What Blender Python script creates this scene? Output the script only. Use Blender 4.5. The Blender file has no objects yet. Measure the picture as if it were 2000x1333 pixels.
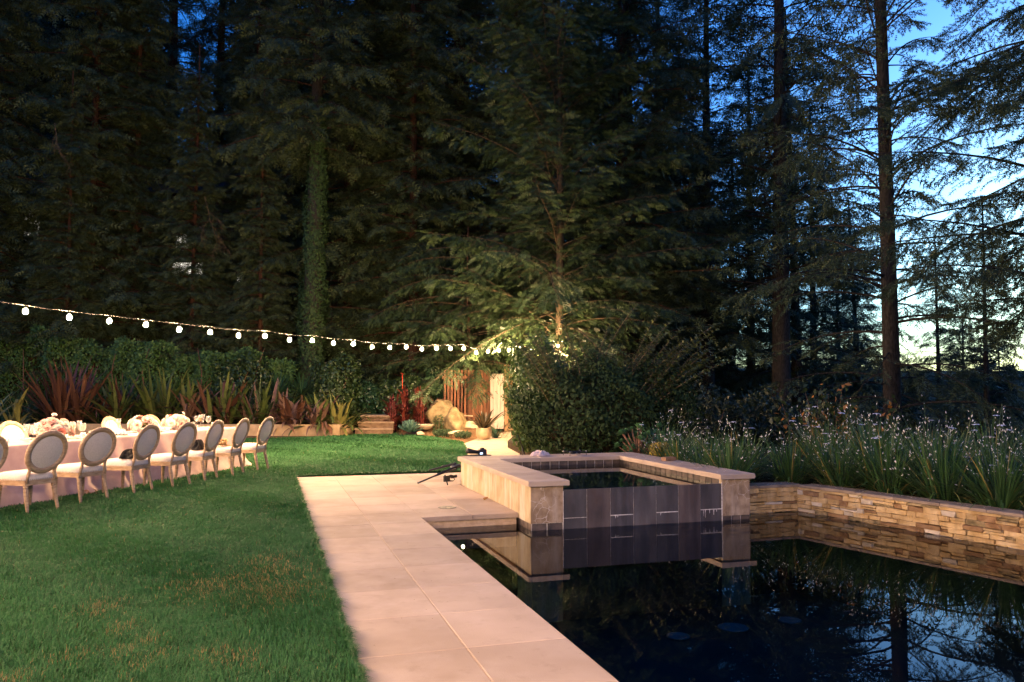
import bpy, bmesh, math, random
import numpy as np
from mathutils import Vector, Matrix, Euler

sc = bpy.context.scene
COL = sc.collection
R = math.radians
PI = math.pi

# ------------------------------------------------------------------ camera
CAM_H = 1.5
PITCH, YAW = R(3.439), R(17.115)
cam = bpy.data.cameras.new('camera')
cam.lens = 28.0
cam.sensor_width = 36.0
cam.clip_start = 0.05
cam.clip_end = 6000
cam_ob = bpy.data.objects.new('camera', cam)
COL.objects.link(cam_ob)
cam_ob.location = (0, 0, CAM_H)
cam_ob.rotation_euler = (PI / 2 + PITCH, 0, -YAW)
sc.camera = cam_ob

# ------------------------------------------------------------------ dusk sky
SUN_EL, SUN_ROT = R(3.0), R(57)
world = bpy.data.worlds.new('World')
sc.world = world
world.use_nodes = True
wn = world.node_tree
bgn = wn.nodes['Background']
sky = wn.nodes.new('ShaderNodeTexSky')
sky.sky_type = 'NISHITA'
sky.sun_disc = False
sky.sun_elevation = SUN_EL
sky.sun_rotation = SUN_ROT
sky.air_density = 1.0
sky.dust_density = 2.0
sky.ozone_density = 5.0
wb = wn.nodes.new('ShaderNodeMix')          # camera white balance set for the warm bulbs
wb.data_type = 'RGBA'
wb.blend_type = 'MULTIPLY'
wb.inputs[0].default_value = 1.0
wb.inputs[7].default_value = (0.52, 0.98, 1.30, 1)
wn.links.new(sky.outputs[0], wb.inputs[6])
wn.links.new(wb.outputs[2], bgn.inputs[0])
bgn.inputs[1].default_value = 0.135

sun = bpy.data.lights.new('sun', 'SUN')
sun.energy = 0.02
sun.angle = R(12)
sun.color = (1.0, 0.9, 0.85)
sun_ob = bpy.data.objects.new('sun', sun)
COL.objects.link(sun_ob)
sun_ob.rotation_euler = (PI / 2 - R(3), 0, -SUN_ROT + PI)

sc.view_settings.view_transform = 'Standard'
sc.view_settings.look = 'None'
sc.view_settings.gamma = 1.0
sc.view_settings.exposure = 2.3
sc.view_settings.use_curve_mapping = False
BULB_STRENGTH = 960.0
BULB_COLOR = (1.0, 0.64, 0.33)

sc.render.engine = 'CYCLES'
cy = sc.cycles
cy.max_bounces = 6
cy.diffuse_bounces = 3
cy.glossy_bounces = 4
cy.transmission_bounces = 4
cy.transparent_max_bounces = 12
cy.caustics_reflective = False
cy.caustics_refractive = False
cy.sample_clamp_indirect = 4.0
cy.use_denoising = True
cy.use_adaptive_sampling = True
cy.adaptive_threshold = 0.02

# ------------------------------------------------------------------ helpers
FW = Vector((math.sin(YAW), math.cos(YAW), 0))
RT = Vector((math.cos(YAW), -math.sin(YAW), 0))


def P(px, d, z=0.0):
    """ground position seen at bearing px (0..2000 across the view) at d metres ahead"""
    l = (px - 1000.0) / 1556.0 * d
    v = FW * d + RT * l
    return Vector((v.x, v.y, z))


def Zat(py, d):
    return CAM_H + (760.0 - py) / 1556.0 * d


def tag(o, label=None, cat=None, group=None, kind=None):
    if label:
        o['label'] = label
    if cat:
        o['category'] = cat
    if group:
        o['group'] = group
    if kind:
        o['kind'] = kind
    return o


def link(name, mesh, parent=None, loc=None, rot=None, scale=None):
    o = bpy.data.objects.new(name, mesh)
    COL.objects.link(o)
    if parent is not None:
        o.parent = parent
    if loc is not None:
        o.location = loc
    if rot is not None:
        o.rotation_euler = rot
    if scale is not None:
        o.scale = scale
    return o


def empty(name, loc=(0, 0, 0), rz=0.0, label=None, cat=None, group=None):
    o = bpy.data.objects.new(name, None)
    COL.objects.link(o)
    o.empty_display_size = 0.1
    o.location = loc
    o.rotation_euler = (0, 0, rz)
    return tag(o, label, cat, group)


def copy_tree(o, parent=None):
    c = o.copy()
    COL.objects.link(c)
    c.parent = parent
    for ch in list(o.children):
        copy_tree(ch, c)
    return c


class MB:
    """collects shapes for one mesh"""

    def __init__(self):
        self.v = []
        self.f = []

    def box(self, x0, x1, y0, y1, z0, z1):
        b = len(self.v)
        self.v += [(x0, y0, z0), (x1, y0, z0), (x1, y1, z0), (x0, y1, z0),
                   (x0, y0, z1), (x1, y0, z1), (x1, y1, z1), (x0, y1, z1)]
        for q in ((0, 3, 2, 1), (4, 5, 6, 7), (0, 1, 5, 4), (1, 2, 6, 5), (2, 3, 7, 6), (3, 0, 4, 7)):
            self.f.append(tuple(b + i for i in q))
        return self

    def bevel_box(self, x0, x1, y0, y1, z0, z1, b=0.006):
        s = len(self.v)
        for (z, i) in ((z0, 0), (z1 - b, 0), (z1, b)):
            self.v += [(x0 + i, y0 + i, z), (x1 - i, y0 + i, z), (x1 - i, y1 - i, z), (x0 + i, y1 - i, z)]
        self.f.append((s + 3, s + 2, s + 1, s))
        for k in (0, 4):
            for i in range(4):
                j = (i + 1) % 4
                self.f.append((s + k + i, s + k + j, s + k + 4 + j, s + k + 4 + i))
        self.f.append((s + 8, s + 9, s + 10, s + 11))
        return self

    def tube(self, pts, rad, n=8, cap=True):
        pts = [Vector(p) for p in pts]
        if not hasattr(rad, '__len__'):
            rad = [rad] * len(pts)
        base = len(self.v)
        up = None
        for i, p in enumerate(pts):
            a = pts[max(i - 1, 0)]
            b = pts[min(i + 1, len(pts) - 1)]
            t = (b - a)
            if t.length < 1e-9:
                t = Vector((0, 0, 1))
            t.normalize()
            if up is None:
                up = t.orthogonal().normalized()
            else:
                up = (up - t * up.dot(t))
                if up.length < 1e-6:
                    up = t.orthogonal()
                up.normalize()
            s = t.cross(up)
            for k in range(n):
                an = 2 * PI * k / n
                self.v.append(tuple(p + (up * math.cos(an) + s * math.sin(an)) * rad[i]))
        for i in range(len(pts) - 1):
            for k in range(n):
                k2 = (k + 1) % n
                self.f.append((base + i * n + k, base + i * n + k2, base + (i + 1) * n + k2, base + (i + 1) * n + k))
        if cap:
            self.f.append(tuple(base + k for k in reversed(range(n))))
            e = base + (len(pts) - 1) * n
            self.f.append(tuple(e + k for k in range(n)))
        return self

    def lathe(self, prof, n=16, c=(0, 0, 0), cap=True):
        base = len(self.v)
        for (r, z) in prof:
            for k in range(n):
                an = 2 * PI * k / n
                self.v.append((c[0] + r * math.cos(an), c[1] + r * math.sin(an), c[2] + z))
        for i in range(len(prof) - 1):
            for k in range(n):
                k2 = (k + 1) % n
                self.f.append((base + i * n + k, base + i * n + k2, base + (i + 1) * n + k2, base + (i + 1) * n + k))
        if cap:
            self.f.append(tuple(base + k for k in reversed(range(n))))
            e = base + (len(prof) - 1) * n
            self.f.append(tuple(e + k for k in range(n)))
        return self

    def grid(self, fn, nu, nv, closed_u=False):
        base = len(self.v)
        for j in range(nv + 1):
            for i in range(nu + (0 if closed_u else 1)):
                self.v.append(tuple(fn(i / nu, j / nv)))
        w = nu if closed_u else nu + 1
        for j in range(nv):
            for i in range(nu):
                i2 = (i + 1) % w if closed_u else i + 1
                self.f.append((base + j * w + i, base + j * w + i2, base + (j + 1) * w + i2, base + (j + 1) * w + i))
        return self

    def poly(self, pts, z):
        b = len(self.v)
        self.v += [(p[0], p[1], z) for p in pts]
        self.f.append(tuple(range(b, b + len(pts))))
        return self

    def prism(self, pts, z0, z1):
        b = len(self.v)
        n = len(pts)
        self.v += [(p[0], p[1], z0) for p in pts] + [(p[0], p[1], z1) for p in pts]
        self.f.append(tuple(b + i for i in reversed(range(n))))
        self.f.append(tuple(b + n + i for i in range(n)))
        for i in range(n):
            j = (i + 1) % n
            self.f.append((b + i, b + j, b + n + j, b + n + i))
        return self

    def mesh(self, name, mat=None, smooth=False):
        m = bpy.data.meshes.new(name)
        m.from_pydata(self.v, [], self.f)
        m.validate()
        if smooth:
            m.polygons.foreach_set('use_smooth', [True] * len(m.polygons))
        if mat is not None:
            m.materials.append(mat)
        m.update()
        return m

    def build(self, name, mat=None, parent=None, smooth=False, loc=None, rot=None, scale=None):
        return link(name, self.mesh(name, mat, smooth), parent, loc, rot, scale)


def np_mesh(name, V, F, mat=None, attrs=None, smooth=False):
    """mesh from numpy vertices and an (m, k) face array; attrs = per-vertex floats"""
    V = np.asarray(V, np.float32)
    F = np.asarray(F, np.int32)
    m = bpy.data.meshes.new(name)
    k = F.shape[1]
    m.vertices.add(len(V))
    m.vertices.foreach_set('co', V.ravel())
    m.loops.add(F.size)
    m.loops.foreach_set('vertex_index', F.ravel())
    m.polygons.add(len(F))
    m.polygons.foreach_set('loop_start', np.arange(0, F.size, k, dtype=np.int32))
    if smooth:
        m.polygons.foreach_set('use_smooth', np.ones(len(F), dtype=bool))
    for an, av in (attrs or {}).items():
        a = m.attributes.new(an, 'FLOAT', 'POINT')
        a.data.foreach_set('value', np.asarray(av, np.float32))
    if mat is not None:
        m.materials.append(mat)
    m.update(calc_edges=True)
    return m


def stamp(T, TF, M, O, rnd=None):
    """T (k,3) template verts, TF (f,n) faces, M (N,3,3) frames (columns are axes), O (N,3) origins"""
    N = len(O)
    V = np.einsum('nij,kj->nki', M, T) + O[:, None, :]
    F = TF[None, :, :] + (np.arange(N) * len(T))[:, None, None]
    r = None if rnd is None else np.repeat(rnd, len(T))
    return V.reshape(-1, 3), F.reshape(-1, TF.shape[1]), r


def norm(a):
    return a / np.maximum(np.linalg.norm(a, axis=-1, keepdims=True), 1e-9)


def frames(X, Zhint):
    """frames with x axis X and z axis as near Zhint as it can be"""
    X = norm(X)
    Y = norm(np.cross(Zhint, X))
    Z = np.cross(X, Y)
    return np.stack([X, Y, Z], axis=-1)


# ------------------------------------------------------------------ materials
def _nodes(name):
    m = bpy.data.materials.new(name)
    m.use_nodes = True
    nt = m.node_tree
    b = nt.nodes['Principled BSDF']
    return m, nt, b


def _ramp(nt, stops):
    r = nt.nodes.new('ShaderNodeValToRGB')
    e = r.color_ramp.elements
    while len(e) < len(stops):
        e.new(0.5)
    for el, (p, c) in zip(e, stops):
        el.position = p
        el.color = (*c, 1) if len(c) == 3 else c
    return r


def surf(name, c1, c2, scale=6.0, stretch=(1, 1, 1), rough=0.7, bump=0.2, bscale=40.0, spec=0.3, vary=0.0,
         detail=6.0, lo=0.35, hi=0.65, rough2=None, extra=None):
    """mottled surface with fine relief; vary = brightness spread between alike objects"""
    m, nt, b = _nodes(name)
    tc = nt.nodes.new('ShaderNodeTexCoord')
    gp = nt.nodes.new('ShaderNodeNewGeometry')
    mp = nt.nodes.new('ShaderNodeMapping')
    mp.inputs['Scale'].default_value = stretch
    nt.links.new(gp.outputs['Position'], mp.inputs[0])
    n1 = nt.nodes.new('ShaderNodeTexNoise')
    n1.inputs['Scale'].default_value = scale
    n1.inputs['Detail'].default_value = detail
    nt.links.new(mp.outputs[0], n1.inputs['Vector'])
    r = _ramp(nt, [(lo, c1), (hi, c2)])
    nt.links.new(n1.outputs[0], r.inputs[0])
    col = r.outputs[0]
    if extra:
        col = extra(nt, gp.outputs['Position'], col)
    if vary:
        oi = nt.nodes.new('ShaderNodeObjectInfo')
        mr = nt.nodes.new('ShaderNodeMapRange')
        mr.inputs[3].default_value = 1 - vary
        mr.inputs[4].default_value = 1 + vary
        nt.links.new(oi.outputs['Random'], mr.inputs[0])
        hs = nt.nodes.new('ShaderNodeHueSaturation')
        nt.links.new(mr.outputs[0], hs.inputs['Value'])
        nt.links.new(col, hs.inputs['Color'])
        col = hs.outputs[0]
    nt.links.new(col, b.inputs['Base Color'])
    b.inputs['Roughness'].default_value = rough
    if rough2 is not None:
        rr = nt.nodes.new('ShaderNodeMapRange')
        rr.inputs[3].default_value = rough
        rr.inputs[4].default_value = rough2
        nt.links.new(n1.outputs[0], rr.inputs[0])
        nt.links.new(rr.outputs[0], b.inputs['Roughness'])
    b.inputs['Specular IOR Level'].default_value = spec
    if bump:
        n2 = nt.nodes.new('ShaderNodeTexNoise')
        n2.inputs['Scale'].default_value = bscale
        n2.inputs['Detail'].default_value = 5
        nt.links.new(mp.outputs[0], n2.inputs['Vector'])
        bp = nt.nodes.new('ShaderNodeBump')
        bp.inputs['Strength'].default_value = bump
        bp.inputs['Distance'].default_value = 0.02
        nt.links.new(n2.outputs[0], bp.inputs['Height'])
        nt.links.new(bp.outputs[0], b.inputs['Normal'])
    return m


def leafmat(name, c1, c2, rough=0.5, trans=0.25, spec=0.3, c3=None, p3=0.9):
    """leaf colour picked per leaf by the attribute v"""
    m, nt, b = _nodes(name)
    at = nt.nodes.new('ShaderNodeAttribute')
    at.attribute_name = 'v'
    st = [(0.0, c1), (0.8 if c3 else 1.0, c2)]
    if c3:
        st += [(p3, c2), (min(p3 + 0.03, 1.0), c3)]
    r = _ramp(nt, st)
    nt.links.new(at.outputs['Fac'], r.inputs[0])
    nt.links.new(r.outputs[0], b.inputs['Base Color'])
    b.inputs['Roughness'].default_value = rough
    b.inputs['Specular IOR Level'].default_value = spec
    if trans:
        tr = nt.nodes.new('ShaderNodeBsdfTranslucent')
        nt.links.new(r.outputs[0], tr.inputs[0])
        mx = nt.nodes.new('ShaderNodeMixShader')
        mx.inputs[0].default_value = trans
        nt.links.new(b.outputs[0], mx.inputs[1])
        nt.links.new(tr.outputs[0], mx.inputs[2])
        nt.links.new(mx.outputs[0], nt.nodes['Material Output'].inputs[0])
    return m


def plain(name, c, rough=0.5, spec=0.5, metal=0.0, emit=None, es=0.0):
    m, nt, b = _nodes(name)
    n1 = nt.nodes.new('ShaderNodeTexNoise')
    n1.inputs['Scale'].default_value = 25
    r = _ramp(nt, [(0.3, tuple(x * 0.88 for x in c)), (0.7, tuple(min(x * 1.08, 1) for x in c))])
    nt.links.new(n1.outputs[0], r.inputs[0])
    nt.links.new(r.outputs[0], b.inputs['Base Color'])
    b.inputs['Roughness'].default_value = rough
    b.inputs['Specular IOR Level'].default_value = spec
    b.inputs['Metallic'].default_value = metal
    if emit:
        b.inputs['Emission Color'].default_value = (*emit, 1)
        b.inputs['Emission Strength'].default_value = es
    return m


def clear(name, tint, ior, rough=0.0, bump=0.0, bscale=3.0):
    """clear glass or water: mirror by Fresnel over a tinted see-through body"""
    m, nt, b = _nodes(name)
    nt.nodes.remove(b)
    fr = nt.nodes.new('ShaderNodeFresnel')
    fr.inputs['IOR'].default_value = ior
    gl = nt.nodes.new('ShaderNodeBsdfGlossy')
    gl.inputs['Roughness'].default_value = rough
    tp = nt.nodes.new('ShaderNodeBsdfTransparent')
    tp.inputs[0].default_value = (*tint, 1)
    mx = nt.nodes.new('ShaderNodeMixShader')
    nt.links.new(fr.outputs[0], mx.inputs[0])
    nt.links.new(tp.outputs[0], mx.inputs[1])
    nt.links.new(gl.outputs[0], mx.inputs[2])
    nt.links.new(mx.outputs[0], nt.nodes['Material Output'].inputs[0])
    if bump:
        gp = nt.nodes.new('ShaderNodeNewGeometry')
        n = nt.nodes.new('ShaderNodeTexNoise')
        n.inputs['Scale'].default_value = bscale
        n.inputs['Detail'].default_value = 2
        nt.links.new(gp.outputs['Position'], n.inputs['Vector'])
        bp = nt.nodes.new('ShaderNodeBump')
        bp.inputs['Strength'].default_value = bump
        bp.inputs['Distance'].default_value = 0.01
        nt.links.new(n.outputs[0], bp.inputs['Height'])
        nt.links.new(bp.outputs[0], gl.inputs['Normal'])
        nt.links.new(bp.outputs[0], fr.inputs['Normal'])
    return m


def thin_glass(name):
    """thin clear glassware with white translucence added for brightness"""
    m, nt, b = _nodes(name)
    nt.nodes.remove(b)
    lw = nt.nodes.new('ShaderNodeLayerWeight')
    lw.inputs[0].default_value = 0.5
    pw_ = nt.nodes.new('ShaderNodeMath')
    pw_.operation = 'POWER'
    pw_.inputs[1].default_value = 3.0
    nt.links.new(lw.outputs['Facing'], pw_.inputs[0])
    mr = nt.nodes.new('ShaderNodeMapRange')
    mr.inputs[3].default_value = 0.12
    mr.inputs[4].default_value = 0.9
    nt.links.new(pw_.outputs[0], mr.inputs[0])
    gl = nt.nodes.new('ShaderNodeBsdfGlossy')
    gl.inputs['Roughness'].default_value = 0.08
    df = nt.nodes.new('ShaderNodeBsdfTranslucent')
    df.inputs[0].default_value = (0.9, 0.88, 0.85, 1)  # white share stands in for bright glints on the glass
    m2 = nt.nodes.new('ShaderNodeMixShader')
    m2.inputs[0].default_value = 0.5
    nt.links.new(gl.outputs[0], m2.inputs[1])
    nt.links.new(df.outputs[0], m2.inputs[2])
    tp = nt.nodes.new('ShaderNodeBsdfTransparent')
    tp.inputs[0].default_value = (0.97, 0.97, 0.96, 1)
    mx = nt.nodes.new('ShaderNodeMixShader')
    nt.links.new(mr.outputs[0], mx.inputs[0])
    nt.links.new(tp.outputs[0], mx.inputs[1])
    nt.links.new(m2.outputs[0], mx.inputs[2])
    nt.links.new(mx.outputs[0], nt.nodes['Material Output'].inputs[0])
    return m


def stains(dark, white, amt_d=0.6, amt_w=0.5):
    """rain streaks and lime bloom running down a stone face"""
    def fn(nt, pos, col):
        mp = nt.nodes.new('ShaderNodeMapping')
        mp.inputs['Scale'].default_value = (9, 9, 0.9)
        nt.links.new(pos, mp.inputs[0])
        n = nt.nodes.new('ShaderNodeTexNoise')
        n.inputs['Scale'].default_value = 1.0
        n.inputs['Detail'].default_value = 7
        nt.links.new(mp.outputs[0], n.inputs['Vector'])
        r = _ramp(nt, [(0.47, (0, 0, 0)), (0.66, (1, 1, 1))])
        nt.links.new(n.outputs[0], r.inputs[0])
        mx = nt.nodes.new('ShaderNodeMix')
        mx.data_type = 'RGBA'
        sc_ = nt.nodes.new('ShaderNodeMath')
        sc_.operation = 'MULTIPLY'
        sc_.inputs[1].default_value = amt_w
        nt.links.new(r.outputs[0], sc_.inputs[0])
        nt.links.new(sc_.outputs[0], mx.inputs[0])
        nt.links.new(col, mx.inputs[6])
        mx.inputs[7].default_value = (*white, 1)
        mp2 = nt.nodes.new('ShaderNodeMapping')
        mp2.inputs['Scale'].default_value = (14, 14, 3.0)
        mp2.inputs['Location'].default_value = (3.3, 1.1, 7)
        nt.links.new(pos, mp2.inputs[0])
        n2 = nt.nodes.new('ShaderNodeTexNoise')
        n2.inputs['Scale'].default_value = 1.0
        n2.inputs['Detail'].default_value = 8
        n2.inputs['Roughness'].default_value = 0.65
        nt.links.new(mp2.outputs[0], n2.inputs['Vector'])
        r2 = _ramp(nt, [(0.5, (0, 0, 0)), (0.72, (1, 1, 1))])
        nt.links.new(n2.outputs[0], r2.inputs[0])
        s2 = nt.nodes.new('ShaderNodeMath')
        s2.operation = 'MULTIPLY'
        s2.inputs[1].default_value = amt_d
        nt.links.new(r2.outputs[0], s2.inputs[0])
        mx2 = nt.nodes.new('ShaderNodeMix')
        mx2.data_type = 'RGBA'
        nt.links.new(s2.outputs[0], mx2.inputs[0])
        nt.links.new(mx.outputs[2], mx2.inputs[6])
        mx2.inputs[7].default_value = (*dark, 1)
        return mx2.outputs[2]
    return fn


def cracks(white):
    """white lime veins wandering over a face"""
    def fn(nt, pos, col):
        n = nt.nodes.new('ShaderNodeTexNoise')
        n.inputs['Scale'].default_value = 5
        n.inputs['Detail'].default_value = 4
        nt.links.new(pos, n.inputs['Vector'])
        ad = nt.nodes.new('ShaderNodeMixRGB')
        ad.inputs[0].default_value = 0.14
        nt.links.new(pos, ad.inputs[1])
        nt.links.new(n.outputs[1], ad.inputs[2])
        vo = nt.nodes.new('ShaderNodeTexVoronoi')
        vo.feature = 'DISTANCE_TO_EDGE'
        vo.inputs['Scale'].default_value = 9.5
        nt.links.new(ad.outputs[0], vo.inputs['Vector'])
        r = _ramp(nt, [(0.006, (1, 1, 1)), (0.03, (0, 0, 0))])
        nt.links.new(vo.outputs[0], r.inputs[0])
        n3 = nt.nodes.new('ShaderNodeTexNoise')
        n3.inputs['Scale'].default_value = 4
        nt.links.new(pos, n3.inputs['Vector'])
        r3 = _ramp(nt, [(0.45, (0, 0, 0)), (0.58, (1, 1, 1))])
        nt.links.new(n3.outputs[0], r3.inputs[0])
        mu = nt.nodes.new('ShaderNodeMath')
        mu.operation = 'MULTIPLY'
        nt.links.new(r.outputs[0], mu.inputs[0])
        nt.links.new(r3.outputs[0], mu.inputs[1])
        mx = nt.nodes.new('ShaderNodeMix')
        mx.data_type = 'RGBA'
        nt.links.new(mu.outputs[0], mx.inputs[0])
        nt.links.new(col, mx.inputs[6])
        mx.inputs[7].default_value = (*white, 1)
        return mx.outputs[2]
    return fn


def both(a, b):
    return lambda nt, pos, col: b(nt, pos, a(nt, pos, col))


def blotch(dark, light, amt):
    """broad damp marks and paler scuffs"""
    def fn(nt, pos, col):
        for (sc_, loc, c_, lo_, hi_, k_) in ((0.9, (1, 2, 3), dark, 0.48, 0.68, amt), (2.3, (7, 1, 5), light, 0.5, 0.72, amt * 0.8), (7.0, (3, 8, 2), dark, 0.58, 0.72, amt * 0.6)):
            mp = nt.nodes.new('ShaderNodeMapping')
            mp.inputs['Location'].default_value = loc
            nt.links.new(pos, mp.inputs[0])
            n = nt.nodes.new('ShaderNodeTexNoise')
            n.inputs['Scale'].default_value = sc_
            n.inputs['Detail'].default_value = 8
            n.inputs['Roughness'].default_value = 0.6
            nt.links.new(mp.outputs[0], n.inputs['Vector'])
            r = _ramp(nt, [(lo_, (0, 0, 0)), (hi_, (k_, k_, k_))])
            nt.links.new(n.outputs[0], r.inputs[0])
            mx = nt.nodes.new('ShaderNodeMix')
            mx.data_type = 'RGBA'
            nt.links.new(r.outputs[0], mx.inputs[0])
            nt.links.new(col, mx.inputs[6])
            mx.inputs[7].default_value = (*c_, 1)
            col = mx.outputs[2]
        return col
    return fn


M = {}
M['paver'] = surf('paver', (0.44, 0.325, 0.235), (0.53, 0.405, 0.305), 1.6, rough=0.8, bump=0.15, bscale=120, vary=0.14, spec=0.2,
                  extra=blotch((0.30, 0.215, 0.15), (0.58, 0.46, 0.38), 0.55))
M['grout'] = surf('grout', (0.46, 0.33, 0.22), (0.58, 0.43, 0.30), 20, rough=0.9, bump=0.2)
M['coping'] = surf('coping', (0.43, 0.32, 0.235), (0.52, 0.40, 0.30), 3.0, rough=0.75, bump=0.15, bscale=90, vary=0.05, spec=0.2)
M['spa_wall'] = surf('spa_wall', (0.42, 0.31, 0.17), (0.54, 0.42, 0.26), 4, rough=0.8, bump=0.2, bscale=50, vary=0.06,
                     extra=stains((0.16, 0.11, 0.05), (0.66, 0.58, 0.46), 0.55, 0.6))
M['pillar'] = surf('pillar', (0.28, 0.19, 0.115), (0.46, 0.335, 0.215), 9, rough=0.75, bump=0.25, bscale=40, spec=0.3,
                   extra=both(stains((0.10, 0.07, 0.05), (0.55, 0.46, 0.38), 0.7, 0.45), cracks((0.60, 0.50, 0.42))))
M['slate'] = surf('slate', (0.05, 0.045, 0.046), (0.10, 0.088, 0.085), 5, (1, 1, 0.5), rough=0.38, bump=0.12, bscale=60, spec=0.5, vary=0.18,
                  extra=stains((0.09, 0.045, 0.03), (0.20, 0.18, 0.19), 0.35, 0.3))
M['slate_rust'] = surf('slate_rust', (0.06, 0.046, 0.043), (0.12, 0.09, 0.078), 5, (1, 1, 0.6), rough=0.4, bump=0.12, bscale=60, spec=0.5, vary=0.15,
                       extra=stains((0.10, 0.045, 0.025), (0.22, 0.17, 0.15), 0.5, 0.3))
M['lime'] = surf('lime', (0.45, 0.40, 0.36), (0.8, 0.74, 0.7), 30, rough=0.9)
M['band_tile'] = surf('band_tile', (0.07, 0.055, 0.045), (0.15, 0.11, 0.085), 12, rough=0.35, bump=0.1, spec=0.5, vary=0.25)
M['ledge_stone'] = surf('ledge_stone', (0.44, 0.28, 0.115), (0.60, 0.42, 0.205), 7, rough=0.85, bump=0.5, bscale=30, vary=0.2, spec=0.15,
                        extra=stains((0.10, 0.07, 0.03), (0.62, 0.50, 0.33), 0.4, 0.25))
M['rust_stone'] = surf('rust_stone', (0.22, 0.12, 0.055), (0.36, 0.22, 0.11), 9, rough=0.85, bump=0.5, bscale=30, vary=0.2, spec=0.15)
M['pale_stone'] = surf('pale_stone', (0.52, 0.42, 0.29), (0.66, 0.55, 0.40), 9, rough=0.85, bump=0.45, bscale=30, vary=0.12, spec=0.15)
M['mossy_stone'] = surf('mossy_stone', (0.13, 0.10, 0.05), (0.40, 0.29, 0.15), 10, rough=0.9, bump=0.5, bscale=30, vary=0.15, spec=0.15)
M['mortar'] = surf('mortar', (0.05, 0.035, 0.02), (0.10, 0.075, 0.045), 20, rough=0.95, bump=0.4)
M['wall_cap'] = surf('wall_cap', (0.22, 0.16, 0.11), (0.33, 0.25, 0.18), 6, rough=0.85, bump=0.25, vary=0.1)
M['soil'] = surf('soil', (0.10, 0.055, 0.025), (0.24, 0.14, 0.07), 22, rough=0.95, bump=0.8, bscale=60, spec=0.1)
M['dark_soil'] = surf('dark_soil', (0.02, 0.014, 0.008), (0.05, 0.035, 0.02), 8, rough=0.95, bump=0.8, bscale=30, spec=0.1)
M['turf'] = surf('turf', (0.018, 0.05, 0.012), (0.035, 0.085, 0.02), 3.0, rough=0.9, bump=0.8, bscale=90, spec=0.1)
M['pathstone'] = surf('pathstone', (0.42, 0.31, 0.21), (0.54, 0.41, 0.29), 4, (1, 5, 1), rough=0.85, bump=0.15, vary=0.06)
M['hills'] = surf('hills', (0.012, 0.02, 0.012), (0.03, 0.04, 0.02), 0.05, rough=1.0, bump=0, spec=0.0)
M['plaster'] = surf('plaster', (0.006, 0.014, 0.016), (0.014, 0.026, 0.028), 2, rough=0.6, bump=0.05)
M['drain'] = plain('drain', (0.10, 0.17, 0.17), 0.5)
M['water'] = clear('water', (0.62, 0.80, 0.82), 1.33, 0.0, 0.018, 2.2)
M['glass'] = thin_glass('glass')
M['black'] = plain('black', (0.012, 0.012, 0.013), 0.45, 0.4)
M['steel'] = plain('steel', (0.16, 0.16, 0.165), 0.35, 0.5, 0.9)
M['skim'] = surf('skim', (0.10, 0.085, 0.07), (0.14, 0.12, 0.10), 20, rough=0.6)
# ================================================================== SETTING
random.seed(4)
np.random.seed(4)
U_LEVEL = -0.14     # pool water


def smooth01(t):
    t = np.clip(t, 0, 1)
    return t * t * (3 - 2 * t)


def terrain_z(x, y):
    d = x * FW.x + y * FW.y
    l = x * RT.x + y * RT.y
    z = np.full_like(d, -0.4)
    # rising wooded bank behind the lawn on the left
    left = smooth01((5.0 - l) / 14.0 + 0.15)
    z += left * np.clip(d - 30, 0, 90) * 0.16
    # ground falls away beyond the beds on the right
    right = smooth01((l - 1.0) / 10.0)
    z -= right * smooth01((d - 15) / 60.0) * 16
    # far ridge
    far = smooth01((np.hypot(x, y) - 260) / 500.0)
    z += far * (34 + 9 * np.sin(x * 0.006 + 1) + 7 * np.sin(y * 0.0043))
    # hollow for the pool
    inside = (x > 1.0) & (x < 10.5) & (y > -5) & (y < 13.5)
    z = np.where(inside, -2.2, z)
    return z


rs = np.concatenate([np.linspace(0, 40, 41), np.geomspace(42, 3500, 46)])
ax = np.unique(np.concatenate([-rs, rs]))
gx, gy = np.meshgrid(ax, ax, indexing='xy')
gz = terrain_z(gx, gy)
n = len(ax)
ii = np.arange(n * n).reshape(n, n)
F = np.stack([ii[:-1, :-1], ii[:-1, 1:], ii[1:, 1:], ii[1:, :-1]], -1).reshape(-1, 4)
ground = link('ground', np_mesh('ground', np.stack([gx, gy, gz], -1).reshape(-1, 3), F, M['dark_soil'], smooth=True))
tag(ground, kind='structure')

# lawn soil (blades are added later) and its outline
LAWN = [(0.50, -6), (0.50, 14.15), (3.36, 14.17), (4.35, 17.5), (4.85, 19.6), (5.20, 21.4), (5.35, 22.0), (5.05, 24.3), (4.6, 26.3),
        (4.1, 27.2), (3.2, 26.9), (2.4, 26.2), (1.24, 25.55), (-0.05, 25.4), (-3.0, 26.1), (-8.0, 27.5), (-16, 30), (-16, -6)]
lawn = MB().prism(LAWN, -0.5, 0.0).build('lawn', M['turf'])
tag(lawn, kind='structure')

# beds
bed = MB().prism([(-16, 29.9), (-8.0, 27.4), (-3.0, 26.0), (-0.05, 25.3), (1.24, 25.45), (2.4, 26.1), (3.2, 26.8), (4.1, 27.1), (4.6, 26.2),
                  (5.05, 24.2), (5.35, 21.9), (6.7, 24.6), (8.9, 27.6), (9.6, 31), (-14, 37)], -0.5, -0.006).build('border_soil', M['soil'])
tag(bed, kind='structure')
bed2 = MB().prism([(5.30, 12.4), (5.55, 17.2), (5.92, 19.6), (7.9, 24.8), (9.0, 27.0), (15, 26), (17, 12), (13, -4), (9.8, -4), (7.2, 9.1), (7.0, 9.42), (6.0, 9.42), (5.94, 12.4)],
                 -1.2, 0.17).build('iris_bed_soil', M['dark_soil'])
tag(bed2, kind='structure')

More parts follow.
